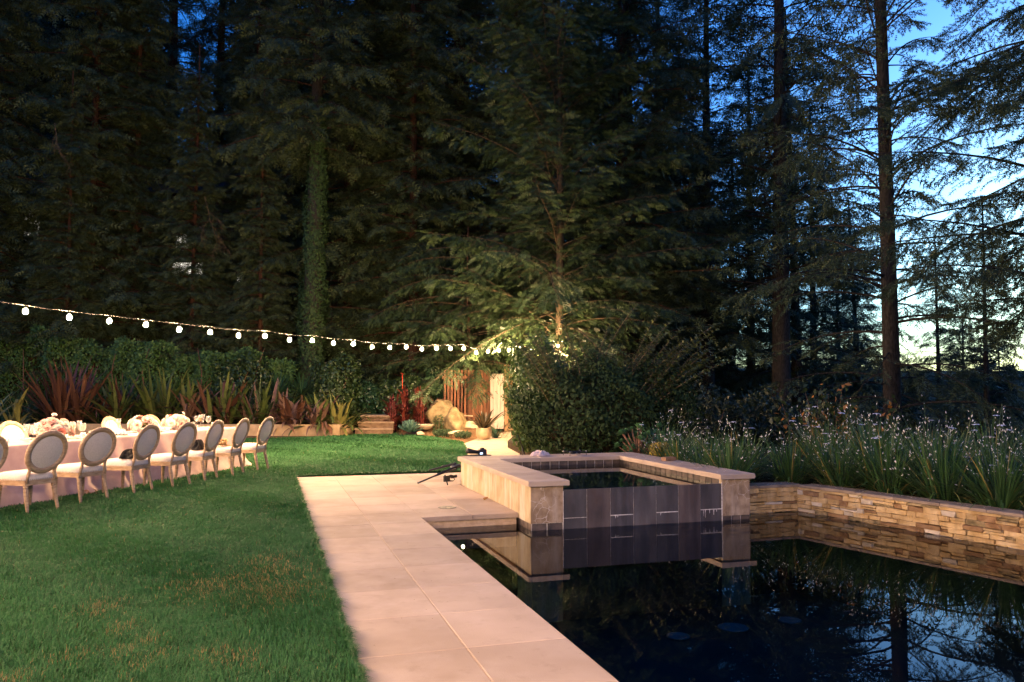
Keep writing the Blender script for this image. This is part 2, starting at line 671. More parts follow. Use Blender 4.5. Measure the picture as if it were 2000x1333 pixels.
# path from the pool deck to the gate: separate flagstones
path = MB().prism([(4.2, 12.42), (3.40, 14.12), (4.35, 17.6), (4.85, 19.7), (5.20, 21.45), (6.7, 24.7), (8.75, 27.7), (9.3, 27.2), (7.95, 24.6),
                   (5.95, 19.5), (5.58, 17.1), (5.34, 12.42)], -0.4, -0.004).build('garden_path', M['grout'])
tag(path, kind='structure')
pl = [(3.56, 14.2), (4.35, 17.6), (5.20, 21.4), (6.7, 24.7), (8.75, 27.7)]
prt = [(5.36, 14.2), (5.56, 17.1), (5.90, 19.5), (7.85, 24.5), (9.25, 27.2)]


def along(pts, t):
    k = min(int(t), len(pts) - 2)
    f = t - k
    return (pts[k][0] * (1 - f) + pts[k + 1][0] * f, pts[k][1] * (1 - f) + pts[k + 1][1] * f)


NP = 15
for i in range(NP):
    t0 = i / NP * 4 + 0.006
    t1 = (i + 1) / NP * 4 - 0.006
    a, b, c, d_ = along(pl, t0), along(prt, t0), along(prt, t1), along(pl, t1)
    MB().prism([a, b, c, d_], -0.05, 0.004 + random.uniform(-0.0015, 0.0015)).build('flagstone', M['pathstone'], path)

# pool deck of cast pavers
deck = MB().box(0.525, 1.745, -4, 14.12, -0.4, -0.005).box(1.745, 2.93, 9.34, 14.12, -0.4, -0.0055).box(2.93, 4.75, 12.42, 14.10, -0.4, -0.006).build('pool_deck', M['grout'])
tag(deck, kind='structure')
JO = [4.59 + 0.735 * k for k in range(-11, 14)]
pm1 = MB().bevel_box(0, 0.6205, 0, 0.730, -0.055, 0, 0.004).mesh('paver', M['paver'])
for k in range(len(JO) - 1):
    for x in (0.512, 1.139):
        link('paver', pm1, deck, (x, JO[k] + 0.002, random.uniform(-0.0015, 0.0015)))
pm2 = MB().bevel_box(0, 0.609, 0, 0.686, -0.055, 0, 0.003).mesh('paver', M['paver'])
for k in range(7):
    for x in (1.763, 2.377):
        w = link('paver', pm2, deck, (x, 9.305 + 0.69 * k, random.uniform(-0.0015, 0.0015)))
        if x > 2:
            w.scale = (0.93, 1, 1)
for k in range(2):
    for j in range(3):
        link('paver', pm2, deck, (2.96 + 0.613 * j, 12.425 + 0.84 * k, 0), None, (1, 1.22, 1))

# pool basin and water
WDIR = Vector((0.194, -0.981, 0))
WB = Vector((6.85, 9.2, 0))
WEND = WB + WDIR * 13.0
basin = MB()
PF = -1.2
basin.poly([(1.80, -3.9), (WEND.x + 0.1, -3.9), (WB.x + 0.1, 9.42), (1.80, 9.42)], PF)
basin.box(1.56, 1.80, -4.1, 9.6, PF - 0.1, -0.06)
basin.box(1.80, 3.0, 9.42, 9.60, PF - 0.1, -0.06)
basin.box(5.8, 7.0, 9.42, 9.60, PF - 0.1, -0.35)
basin.box(1.8, WEND.x + 0.2, -4.1, -3.9, PF - 0.1, -0.06)
o = basin.build('pool_basin', M['plaster'])
tag(o, kind='structure')
dm = MB().lathe([(0.15, 0), (0.15, 0.012), (0.11, 0.018), (0.105, 0.012), (0.02, 0.02)], 24).mesh('drain_cover', M['drain'], True)
for (px_, x, y, s) in ((0, 4.34, 7.93, 0.85), (1, 5.086, 8.03, 1.15), (2, 5.873, 8.08, 0.9)):
    c = link('drain_cover', dm, o, (x, y, PF + 0.004), None, (s, s, 1))
for z_ in (0,):
    water = MB().poly([(1.70, -4.0), (WEND.x + 0.02, -4.0), (WB.x + 0.03, 9.23), (5.85, 9.5), (1.70, 9.5)], U_LEVEL).build('pool_water', M['water'])
    tag(water, kind='structure')

# waterline tiles below the deck step
bt = MB().bevel_box(-0.0725, 0.0725, -0.072, 0.072, 0, 0.012, 0.003).mesh('waterline_tile', M['band_tile'])


def band(parent, p0, p1, nrm, zc, name='waterline_tile', pitch=0.155, zs=1.0):
    p0, p1 = Vector(p0), Vector(p1)
    L = (p1 - p0).length
    k = max(1, round(L / pitch))
    u = (p1 - p0).normalized()
    m = Matrix((u, Vector((0, 0, 1)), Vector(nrm))).transposed()
    if m.determinant() < 0:
        m = Matrix((-u, Vector((0, 0, 1)), Vector(nrm))).transposed()
    bk = MB()
    bk.grid(lambda a_, b_: tuple(p0 + u * (L * a_) + Vector(nrm) * 0.003 + Vector((0, 0, zc + (b_ - 0.5) * 0.152 * zs))), 1, 1)
    bk.build('grout', M['lime'], parent)
    for i in range(k):
        q = p0 + u * (L * (i + 0.5) / k)
        link(name, bt, parent, (q.x, q.y, zc), m.to_euler(), (L / k / 0.155, zs, 1))


ledge = MB().box(2.40, 2.95, 9.40, 9.419, -0.36, -0.058).build('pool_ledge', M['lime'])
tag(ledge, kind='structure')
band(ledge, (2.41, 9.40, 0), (2.945, 9.40, 0), (0, -1, 0), -0.135, zs=0.96)

# flush skimmer lid in the deck
sk = MB().lathe([(0.115, 0.0005), (0.115, 0.004), (0.105, 0.006), (0.02, 0.006), (0.012, 0.003)], 32).build('skimmer_lid', M['skim'], loc=(2.215, 9.98, 0))
tag(sk, 'round grey skimmer lid set in the pale paving by the pool step', 'lid')

# ------------------------------------------------------------------ raised spa
spa = empty('raised_spa', (0, 0, 0), 0, 'raised stone spa with dark tiled spillway at the head of the pool', 'spa')
ZB = -1.25
SX0, SX1, SX2, SX3 = 2.95, 3.35, 5.47, 5.87
SY0, SY1, SY2 = 8.84, 11.82, 12.30
MB().box(SX0 + 0.02, SX1, SY0 + 0.02, SY2, ZB, 0.369).build('side_wall', M['spa_wall'], spa)
MB().box(SX2, SX3, SY0 + 0.02, SY2, ZB, 0.369).build('side_wall', M['spa_wall'], spa)
MB().box(SX1, SX2, SY1, SY2 - 0.002, ZB, 0.367).build('back_wall', M['spa_wall'], spa)
MB().box(SX1 + 0.001, SX2 - 0.001, SY0 + 0.03, SY0 + 0.20, ZB, 0.305).build('weir_wall', M['slate'], spa)
MB().box(SX1 + 0.002, SX2 - 0.002, SY0 + 0.2, SY1, -0.62, -0.60).build('spa_floor', M['plaster'], spa)
# panels on the deck side
ny = 8
for i in range(ny):
    y0 = SY0 + 0.003 + (SY2 - SY0) * i / ny
    y1 = SY0 + (SY2 - SY0) * (i + 1) / ny
    z0 = 0.001 if y0 > 9.25 else -0.06
    MB().box(SX0 - random.uniform(0, 0.002), SX0 + 0.019, y0 + 0.001, y1 - 0.001, z0 if i > 1 else -0.06, 0.368).build('wall_panel', M['spa_wall'], spa)
MB().box(SX0 + 0.0005, SX1 - 0.0005, SY0, SY0 + 0.0195, -0.06, 0.368).build('pillar_face', M['pillar'], spa)
MB().box(SX2 + 0.0005, SX3, SY0, SY0 + 0.0195, -0.085, 0.368).build('pillar_face', M['pillar'], spa)
MB().box(SX1 - 0.003, SX1 + 0.004, SY0 - 0.004, SY0 + 0.01, -0.18, 0.30).build('lime_streak', M['lime'], spa)
MB().box(SX2 - 0.006, SX2 + 0.003, SY0 - 0.004, SY0 + 0.01, -0.18, 0.33).build('lime_streak', M['lime'], spa)
band(spa, (SX0 + 0.01, SY0 + 0.019, 0), (SX1 - 0.005, SY0 + 0.019, 0), (0, -1, 0), -0.135, zs=1.0)
band(spa, (SX2 + 0.005, SY0 + 0.019, 0), (SX3, SY0 + 0.019, 0), (0, -1, 0), -0.158, zs=0.98)
band(spa, (SX0 + 0.02, SY0 + 0.015, 0), (SX0 + 0.02, 9.40, 0), (-1, 0, 0), -0.135, zs=1.0)
MB().box(SX0 + 0.004, SX1 - 0.003, SY0 + 0.006, SY0 + 0.019, -0.0635, -0.0602).build('lime_line', M['lime'], spa)
# spillway slabs
nw = 7
wp = (SX2 - SX1) / nw
for i in range(nw):
    x0 = SX1 + wp * i + 0.0025
    x1 = SX1 + wp * (i + 1) - 0.0025
    yj = SY0 + random.uniform(0.006, 0.009)
    if i % 2 == 0:
        zj = -0.015 + 0.02 * (i / 6)
        MB().box(x0, x1, yj, SY0 + 0.029, -0.6, zj - 0.004).build('weir_slab', M['slate'], spa)
        MB().box(x0, x1, yj, SY0 + 0.029, zj + 0.003, 0.316).build('weir_slab', M['slate'], spa)
        if i:
            mb = MB().box(x0 + 0.004, x1 - 0.006, yj - 0.003, yj + 0.004, zj - 0.006, zj + 0.0045)
            for k in range(5 if i == 6 else 3):   # lime that ran out of the joint
                xx = random.uniform(x0 + 0.03, x1 - 0.08) if i != 4 else x0 + 0.05
                hh = random.uniform(0.02, 0.14 if i == 6 else 0.06)
                ww = random.uniform(0.006, 0.016)
                b_ = len(mb.v)
                mb.v += [(xx, yj - 0.0022, zj), (xx + ww, yj - 0.0022, zj), (xx + ww * 0.6, yj - 0.0022, zj - hh), (xx + ww * 0.3, yj - 0.0022, zj - hh)]
                mb.f.append((b_ + 3, b_ + 2, b_ + 1, b_))
            mb.build('lime_streak', M['lime'], spa)
    else:
        MB().box(x0, x1, yj, SY0 + 0.029, -0.6, 0.316).build('weir_slab', M['slate_rust'] if i in (1, 5) else M['slate'], spa)
MB().box(SX1 + 0.002, SX2 - 0.002, SY0 + 0.0125, SY0 + 0.0275, -0.5, 0.3135).build('weir_grout', M['lime'], spa)
# inner waterline tiles
band(spa, (SX1, SY1 - 0.0005, 0), (SX2, SY1 - 0.0005, 0), (0, -1, 0), 0.302)
band(spa, (SX2 - 0.0005, SY0 + 0.06, 0), (SX2 - 0.0005, SY1, 0), (-1, 0, 0), 0.302)
band(spa, (SX1 + 0.0005, SY0 + 0.25, 0), (SX1 + 0.0005, SY1, 0), (1, 0, 0), 0.302)
# coping


def coping(x0, x1, y0, y1):
    MB().bevel_box(x0 + 0.002, x1 - 0.002, y0 + 0.002, y1 - 0.002, 0.372, 0.434 + random.uniform(-0.001, 0.001), 0.008).build('coping_stone', M['coping'], spa)


for a, b in ((8.79, 9.62), (9.62, 10.95), (10.95, 12.36)):
    coping(2.905, 3.415, a, b)
    coping(5.425, 5.925, a, b)
for a, b in ((3.415, 4.09), (4.09, 4.76), (4.76, 5.425)):
    coping(a, b, 11.77, 12.36)
sw = MB().poly([(SX1, SY0 + 0.03), (SX2, SY0 + 0.03), (SX2, SY1), (SX1, SY1)], 0.3075).build('spa_water', M['water'])
tag(sw, kind='structure')

# ------------------------------------------------------------------ dry-laid ledge stone wall
rw = empty('ledgestone_wall', (0, 0, 0), 0, 'low golden ledgestone retaining wall along the right side of the pool', 'wall')
core = MB()
core.box(5.87, 6.95, 9.235, 9.45, -1.25, 0.185)
nrm = Vector((-0.981, -0.194, 0))
q0, q1 = WB - nrm * 0.035, WEND - nrm * 0.035
q2, q3 = WEND - nrm * 0.25, WB - nrm * 0.25 + Vector((0, 0.2, 0))
core.prism([(q0.x, q0.y), (q1.x, q1.y), (q2.x, q2.y), (q3.x, q3.y)][::-1], -1.25, 0.184)
core.build('wall_core', M['mortar'], rw)
stone_meshes = {}
for mn, w in (('ledge_stone', 8), ('rust_stone', 4), ('pale_stone', 4), ('mossy_stone', 4)):
    L_ = []
    for k in range(w):
        mb = MB()
        mb.bevel_box(-0.5, 0.5, -0.5, 0.5, -0.6, 0.5, 0.10)
        vv = []
        for (x, y, z) in mb.v:
            vv.append((x + random.uniform(-0.035, 0.035), y + random.uniform(-0.13, 0.13), z + random.uniform(-0.2, 0.2)))
        mb.v = vv
        L_.append(mb.mesh('stone', M[mn]))
    stone_meshes[mn] = L_


def lay_stones(p0, u, nrm, length, z0, z1, seed, mossfn):
    rg = random.Random(seed)
    m = Matrix((u, Vector((0, 0, 1)), nrm)).transposed()
    if m.determinant() < 0:
        m = Matrix((-u, Vector((0, 0, 1)), nrm)).transposed()
    eul = m.to_euler()
    z = z0
    while z < z1 - 0.015:
        h = min(rg.choice((0.036, 0.046, 0.056, 0.064)), z1 - z)
        if z1 - (z + h) < 0.025:
            h = z1 - z
        s = -rg.uniform(0, 0.05)
        while s < length:
            L = rg.uniform(0.10, 0.40) * (1.0 if h < 0.055 else 0.75)
            e = min(s + L, length)
            a = max(s, 0)
            if e - a > 0.03:
                # now and then one course splits into two thin stones
                parts = [(z, h)]
                if h > 0.05 and rg.random() < 0.18:
                    parts = [(z, h * 0.5), (z + h * 0.5, h * 0.5)]
                for (zz, hh) in parts:
                    rnd = rg.random()
                    ms = mossfn((a + e) / 2, zz)
                    mn = 'mossy_stone' if rnd < ms else ('rust_stone' if rnd < ms + 0.10 else ('pale_stone' if rnd < ms + 0.24 else 'ledge_stone'))
                    c = p0 + u * ((a + e) / 2) + nrm * (-0.012 + rg.uniform(-0.008, 0.008))
                    o = link('stone', rg.choice(stone_meshes[mn]), rw, (c.x, c.y, zz + hh / 2), eul, (e - a - 0.005, hh - 0.005, 0.05))
            s = e + 0.001
        z += h


lay_stones(Vector((5.875, 9.215, 0)), Vector((1, 0, 0)), Vector((0, -1, 0)), 0.99, -0.20, 0.186, 11, lambda s, z: 0.03)
lay_stones(WB.copy(), WDIR, nrm, 5.2, -0.20, 0.186, 12, lambda s, z: (0.35 if (z > 0.06 and 1.2 < s < 3.2) else 0.04) + (0.25 if z < -0.13 and s < 2 else 0))
# thin cap stones
for k in range(3):
    MB().bevel_box(5.93 + 0.33 * k, 5.93 + 0.325 * (k + 1), 9.19, 9.50, 0.187, 0.222 + random.uniform(-0.002, 0.002), 0.006).build('cap_stone', M['wall_cap'], rw)
s = 0.05
while s < 8:
    L = random.uniform(0.38, 0.62)
    p = WB + WDIR * s
    m = Matrix((WDIR, -nrm, Vector((0, 0, 1)))).transposed()
    if m.determinant() < 0:
        m = Matrix((WDIR, nrm, Vector((0, 0, 1)))).transposed()
    sg = 1 if (m @ Vector((0, 1, 0))).dot(nrm) < 0 else -1
    y0, y1 = (-0.02, 0.26) if sg > 0 else (-0.26, 0.02)
    MB().bevel_box(0, L - 0.006, y0, y1, 0.187, 0.222 + random.uniform(-0.003, 0.003), 0.008).build('cap_stone', M['wall_cap'], rw, False, (p.x, p.y, 0), m.to_euler())
    s += L

# ------------------------------------------------------------------ planter wall, steps, fence, gate
M['stucco'] = surf('stucco', (0.40, 0.27, 0.14), (0.50, 0.35, 0.20), 5, rough=0.85, bump=0.25, bscale=80,
                   extra=stains((0.2, 0.13, 0.06), (0.5, 0.38, 0.24), 0.3, 0.2))
M['step'] = surf('step', (0.13, 0.08, 0.045), (0.22, 0.14, 0.08), 7, rough=0.85, bump=0.3, vary=0.08)
M['tread'] = surf('tread', (0.27, 0.18, 0.11), (0.38, 0.27, 0.17), 7, rough=0.85, bump=0.3, vary=0.08)  # treads paler than the risers, their shading put into the colour
M['redwood'] = surf('redwood', (0.15, 0.06, 0.028), (0.30, 0.13, 0.06), 3, (6, 6, 0.5), rough=0.7, bump=0.25, bscale=30, vary=0.3)
M['palewood'] = surf('palewood', (0.55, 0.42, 0.34), (0.66, 0.52, 0.43), 3, (8, 8, 0.5), rough=0.75, bump=0.2, bscale=30, vary=0.06)
M['postwood'] = surf('postwood', (0.28, 0.155, 0.07), (0.40, 0.23, 0.11), 3, (6, 6, 0.5), rough=0.75, bump=0.2, vary=0.1)
pw = empty('planter_wall', (0, 0, 0), 0, 'low tan stucco planter wall along the far edge of the lawn', 'wall')
a, b = P(665, 25.55), P(-260, 26.6)
u = (b - a).normalized()
nn = Vector((-u.y, u.x, 0))
if nn.dot(FW) < 0:
    nn = -nn
L = (b - a).length
mrot = math.atan2(u.y, u.x)
w0 = MB()
# local x runs along the wall, y towards the hedge (mirrored so that it points away from the lawn)
sg = 1 if (Matrix.Rotation(mrot, 3, 'Z') @ Vector((0, 1, 0))).dot(FW) > 0 else -1
w0.bevel_box(0, L, min(0, 0.2 * sg), max(0, 0.2 * sg), -0.2, 0.36, 0.012)
w0.build('front_wall', M['stucco'], pw, False, (a.x, a.y, 0), (0, 0, mrot))
MB().bevel_box(0.001, 0.2, min(0.2 * sg, 1.6 * sg), max(0.2 * sg, 1.6 * sg), -0.2, 0.355, 0.012).build('end_wall', M['stucco'], pw, False, (a.x, a.y, 0), (0, 0, mrot))
so = MB().box(0.2, L, min(0.2 * sg, 3.2 * sg), max(0.2 * sg, 3.2 * sg), -0.2, 0.29).build('planter_soil', M['dark_soil'], pw, False, (a.x, a.y, 0), (0, 0, mrot))
st = empty('garden_steps', P(731, 26.3), -YAW + R(2), 'three brown stone garden steps climbing from the far lawn edge', 'steps')
for i in range(3):
    sp_ = MB().box(-0.61 + 0.045 * i, 0.61, 0.34 * i + 0.035, 0.34 * i + (0.42 if i < 2 else 1.3), 0.0 if i == 0 else 0.204 * i - 0.1, 0.204 * (i + 1) - 0.05).build('step', M['step'], st)
    MB().bevel_box(-0.63 + 0.045 * i, 0.63, 0.34 * i, 0.34 * i + (0.372 if i < 2 else 1.28), 0.204 * (i + 1) - 0.049, 0.204 * (i + 1), 0.01).build('tread', M['tread'], sp_)

fd = 28.3
fn = empty('wooden_fence', P(925, fd, 0.25), -YAW + R(6), 'reddish board fence lit from above between boulders and gate', 'fence')
bx = -1.05
brg = random.Random(3)
while bx < 0.60:
    wd = 0.075 if bx < -0.25 else 0.125
    MB().box(bx, bx + wd, brg.uniform(-0.012, 0.012) + (0.03 if int(bx * 100) % 2 else 0), 0.045, 0, 1.92).build('board', M['redwood'], fn)
    bx += wd + (0.045 if bx < -0.25 else 0.012)
MB().box(-1.1, 0.62, 0.05, 0.10, 0.3, 0.4).build('rail', M['redwood'], fn)
MB().box(-1.1, 0.62, 0.05, 0.10, 1.6, 1.7).build('rail', M['redwood'], fn)
gt = empty('garden_gate', P(971, fd - 0.2, 0.05), -YAW - R(2), 'pale wooden gate brightly lit beside the reddish fence', 'gate')
for k in range(4):
    MB().box(-0.24 + 0.12 * k, -0.24 + 0.12 * k + 0.114, brg.uniform(-0.003, 0.003), 0.04, 0.05, 1.98).build('board', M['palewood'], gt)
MB().box(-0.25, 0.25, 0.045, 0.08, 0.3, 0.4).build('rail', M['palewood'], gt)
MB().box(-0.25, 0.25, 0.045, 0.08, 1.7, 1.8).build('rail', M['palewood'], gt)
MB().box(0.26, 0.38, -0.06, 0.08, -0.1, 2.3).build('post', M['postwood'], gt)
MB().box(0.385, 0.58, 0.0, 0.04, 0, 2.2).build('board', M['postwood'], gt)
# ------------------------------------------------------------------ house up in the trees
M['house_wall'] = surf('house_wall', (0.06, 0.05, 0.04), (0.10, 0.085, 0.07), 3, rough=0.9, bump=0.1)
M['house_roof'] = surf('house_roof', (0.03, 0.028, 0.027), (0.05, 0.047, 0.045), 10, rough=0.9, bump=0.3)
M['litpane'] = plain('litpane', (0.8, 0.78, 0.7), 0.5, 0.3, 0, (1.0, 0.93, 0.78), 0.24)
HD = 38.0
hs = empty('hillside_house', P(200, HD, 0), -YAW, 'dark house with lit windows half hidden by the trees uphill', 'house')


def hx(px):
    return (px - 200) / 1556.0 * HD


MB().box(hx(-60), hx(470), 0, 6, 0.6, 10.8).build('wall', M['house_wall'], hs)
rf = MB()
rf.grid(lambda a_, b_: (hx(-90) + (hx(500) - hx(-90)) * a_, -0.6 + 7.2 * b_, 10.8 + 2.0 * (1 - abs(2 * b_ - 1))), 1, 2)
rf.build('roof', M['house_roof'], hs)
for (x0, x1, y0, y1) in ((36, 68, 458, 402), (338, 362, 490, 456), (332, 392, 536, 512), (488 - 30, 500 - 30, 550, 535)):
    z0, z1 = Zat(y0, HD), Zat(y1, HD)
    f = MB()
    f.box(hx(x0) - 0.08, hx(x1) + 0.08, -0.06, -0.001, z1, z1 + 0.08).box(hx(x0) - 0.08, hx(x1) + 0.08, -0.06, -0.001, z0 - 0.08, z0)
    f.box(hx(x0) - 0.08, hx(x0), -0.06, -0.001, z0, z1).box(hx(x1), hx(x1) + 0.08, -0.06, -0.001, z0, z1)
    w = f.build('window', M['house_wall'], hs)
    npn = max(1, round((x1 - x0) / 16))
    for k in range(npn):
        xa = hx(x0) + (hx(x1) - hx(x0)) * k / npn + 0.02
        xb = hx(x0) + (hx(x1) - hx(x0)) * (k + 1) / npn - 0.02
        MB().box(xa, xb, -0.03, -0.002, z0, z1).build('pane', M['litpane'], w)
# ================================================================== STRING LIGHTS
m_, nt_, b_ = _nodes('bulb_glow')
b_.inputs['Base Color'].default_value = (0.9, 0.8, 0.6, 1)
b_.inputs['Emission Color'].default_value = (*BULB_COLOR, 1)
b_.inputs['Emission Strength'].default_value = BULB_STRENGTH
M['bulb'] = m_
bulb_mesh = MB().lathe([(0.012, 0.0), (0.028, -0.015), (0.037, -0.04), (0.034, -0.064), (0.018, -0.08)], 10).mesh('bulb', M['bulb'], True)
socket_mesh = MB().lathe([(0.006, 0.047), (0.013, 0.04), (0.016, 0.015), (0.016, -0.004)], 8).mesh('socket', M['black'], True)
cable_mat = plain('cable', (0.03, 0.028, 0.026), 0.6)


def light_string(name, label, pts, drops):
    root = empty(name, pts[0], 0, label, 'string lights')
    o0 = Vector(pts[0])
    cab = []
    for i, p in enumerate(pts):
        cab.append(Vector(p) + Vector((0, 0, 0.045)) - o0)
        if i + 1 < len(pts):
            mid = (Vector(p) + Vector(pts[i + 1])) / 2 + Vector((0, 0, 0.045)) - o0
            cab.append(mid - Vector((0, 0, 0.012)))
    MB().tube(cab, 0.0045, 6).build('cable', cable_mat, root)
    for p, d in zip(pts, drops):
        b = link('bulb', bulb_mesh, root, Vector(p) - o0 - Vector((0, 0, d)))
        link('socket', socket_mesh, b, (0, 0, 0))
    return root


PY = [607, 618, 626, 634, 641, 647, 653, 654, 662, 663, 669, 671, 676, 677, 678, 682, 680, 680, 679, 688, 685]
pts = []
for i in range(21):
    t = i / 20
    l = 1.14 * (-6.44 + (-0.63 + 6.44) * t)
    d = 1.14 * (10.5 + 10.5 * t)
    v = FW * d + RT * l
    pts.append((v.x, v.y, Zat(PY[i], d) + 0.04))
for (px, py, d) in ((974, 684, 24.4), (994, 683, 24.8), (1016, 680, 25.1), (1038, 685, 25.4), (1064, 681, 25.5), (1090, 676, 25.5)):
    v = P(px, d, Zat(py, d) + 0.04)
    pts.append(tuple(v))
drops = [random.uniform(0.0, 0.03) for _ in pts]
# the same string runs on out of the picture to its post on the left
step = (Vector(pts[0]) - Vector(pts[1]))
pre = []
for k in range(1, 13):
    q = Vector(pts[0]) + Vector((step.x, step.y, 0)) * k
    pre.append((q.x, q.y, pts[0][2] + 0.05 * k))
pre = pre[::-1]
light_string('string_lights', 'string of warm glowing bulbs strung over the lawn to the lit tree', pre + pts, [0.01] * len(pre) + drops)
postp = Vector(pre[0])
pole = MB().tube([(0, 0, 0), (0, 0, 1.6), (0, 0, postp.z + 0.15)], [0.05, 0.045, 0.04], 10).build('light_post', M['postwood'], None, True, (postp.x, postp.y, 0))
tag(pole, 'wooden post holding the near end of the bulb string', 'post')
# second string, added out of view for warm light on paving and stone wall
p2 = []
e2 = Vector((4.2, -5.2, 3.6))
for k in range(1, 21):
    t = k / 20
    q = postp.lerp(e2, t)
    p2.append((q.x, q.y, q.z - 1.2 * t * (1 - t)))
light_string('string_lights', 'second string of warm bulbs added out of view from the post to the house', p2, [0.01] * len(p2))
hp = MB().tube([(0, 0, -0.3), (0, 0, 2), (0, 0, 4.1)], [0.06, 0.055, 0.05], 10).build('light_post', M['postwood'], None, True, (e2.x, e2.y, 0))
tag(hp, 'wooden post at the house end of the second bulb string', 'post')

# ================================================================== DINING TABLE
P0 = Vector((-0.55, 16.34, 0))
TU = Vector((0.505, 0.863, 0)).normalized()
TN = Vector((-TU.y, TU.x, 0))
TRZ = math.atan2(TU.y, TU.x)


def tp(s, n_, z=0.0):
    q = P0 + TU * s + TN * n_
    return Vector((q.x, q.y, z))


TL = 8.7
M['linen'] = surf('linen', (0.50, 0.345, 0.305), (0.58, 0.415, 0.37), 8, rough=0.85, bump=0.1, bscale=300, spec=0.15)
M['tablewood'] = surf('tablewood', (0.2, 0.13, 0.08), (0.3, 0.2, 0.12), 5, rough=0.6)
tb = empty('dining_table', tp(0, 0), TRZ, 'long banquet table under a blush cloth on the lawn', 'table')
MB().box(-TL + 0.03, -0.03, 0.03, 0.97, 0.71, 0.745).build('tabletop', M['tablewood'], tb)
for xx in (-TL + 0.3, -TL * 0.66, -TL * 0.33, -0.3):
    for yy in (0.15, 0.85):
        MB().box(xx - 0.03, xx + 0.03, yy - 0.03, yy + 0.03, 0, 0.71).build('leg', M['tablewood'], tb)


def cloth():
    mb = MB()
    rr = 0.05
    # outline of the top, walked round
    out = []
    def seg(a, b, k):
        for i in range(k):
            t = i / k
            out.append((a[0] + (b[0] - a[0]) * t, a[1] + (b[1] - a[1]) * t))
    seg((-TL, 0), (0, 0), 220)
    seg((0, 0), (0, 1.0), 30)
    seg((0, 1.0), (-TL, 1.0), 200)
    seg((-TL, 1.0), (-TL, 0), 30)
    N = len(out)
    rows = []
    rg = random.Random(9)
    ph = [rg.uniform(0, 6.28) for _ in range(8)]
    zs = [0.765, 0.763, 0.752, 0.72, 0.62, 0.5, 0.38, 0.26, 0.14, 0.05, 0.012]
    for j, z in enumerate(zs):
        ring = []
        fall = max(0, (0.75 - z) / 0.75)
        for i, (x, y) in enumerate(out):
            nx = 0
            ny = 0
            ex = 0.16
            if y <= 0.001:
                ny = -1
            if y >= 0.999:
                ny = 1
            if x >= -0.001:
                nx = 1
            if x <= -TL + 0.001:
                nx = -1
            s = x * 1.0 + y * 1.7
            f = (math.sin(s * 4.1 + ph[0]) * 0.45 + math.sin(s * 9.3 + ph[1] + 1.3 * math.sin(s * 2)) * 0.4 + math.sin(s * 17.1 + ph[2]) * 0.22)
            gate = 0.55 + 0.45 * math.sin(s * 1.15 + ph[3])
            w = fall ** 1.0 * (0.15 * f * gate + 0.15) + 0.012 * (1 if j >= 2 else 0)
            if j == 0:
                w = -0.03
            if z < 0.06:
                w += 0.05 + 0.03 * math.sin(s * 6 + ph[4])
            zz = z
            if j == len(zs) - 1:
                zz = 0.012 + 0.006 * math.sin(s * 13)
            ring.append((x + nx * w, y + ny * w, zz))
        rows.append(ring)
    b = len(mb.v)
    for ring in rows:
        mb.v += ring
    for j in range(len(rows) - 1):
        for i in range(N):
            i2 = (i + 1) % N
            mb.f.append((b + j * N + i, b + (j + 1) * N + i, b + (j + 1) * N + i2, b + j * N + i2))
    mb.f.append(tuple(range(b, b + N)))
    return mb


cl = cloth().build('tablecloth', M['linen'], None, True, tp(0, 0), (0, 0, TRZ))
tag(cl, 'blush linen cloth draped to the grass over the long table', 'tablecloth')

# ------------------------------------------------------------------ oval-back chairs
M['limed'] = surf('limed', (0.29, 0.19, 0.115), (0.45, 0.315, 0.205), 14, (1, 1, 3), rough=0.55, bump=0.15, bscale=60)
M['oatfabric'] = surf('oatfabric', (0.58, 0.50, 0.455), (0.67, 0.59, 0.54), 60, rough=0.9, bump=0.25, bscale=500, spec=0.1)
M['nail'] = plain('nail', (0.25, 0.19, 0.13), 0.4, 0.5, 0.6)


def by(z):
    """back plane leans away from the sitter"""
    return -0.235 - max(0.0, z - 0.42) * 0.30


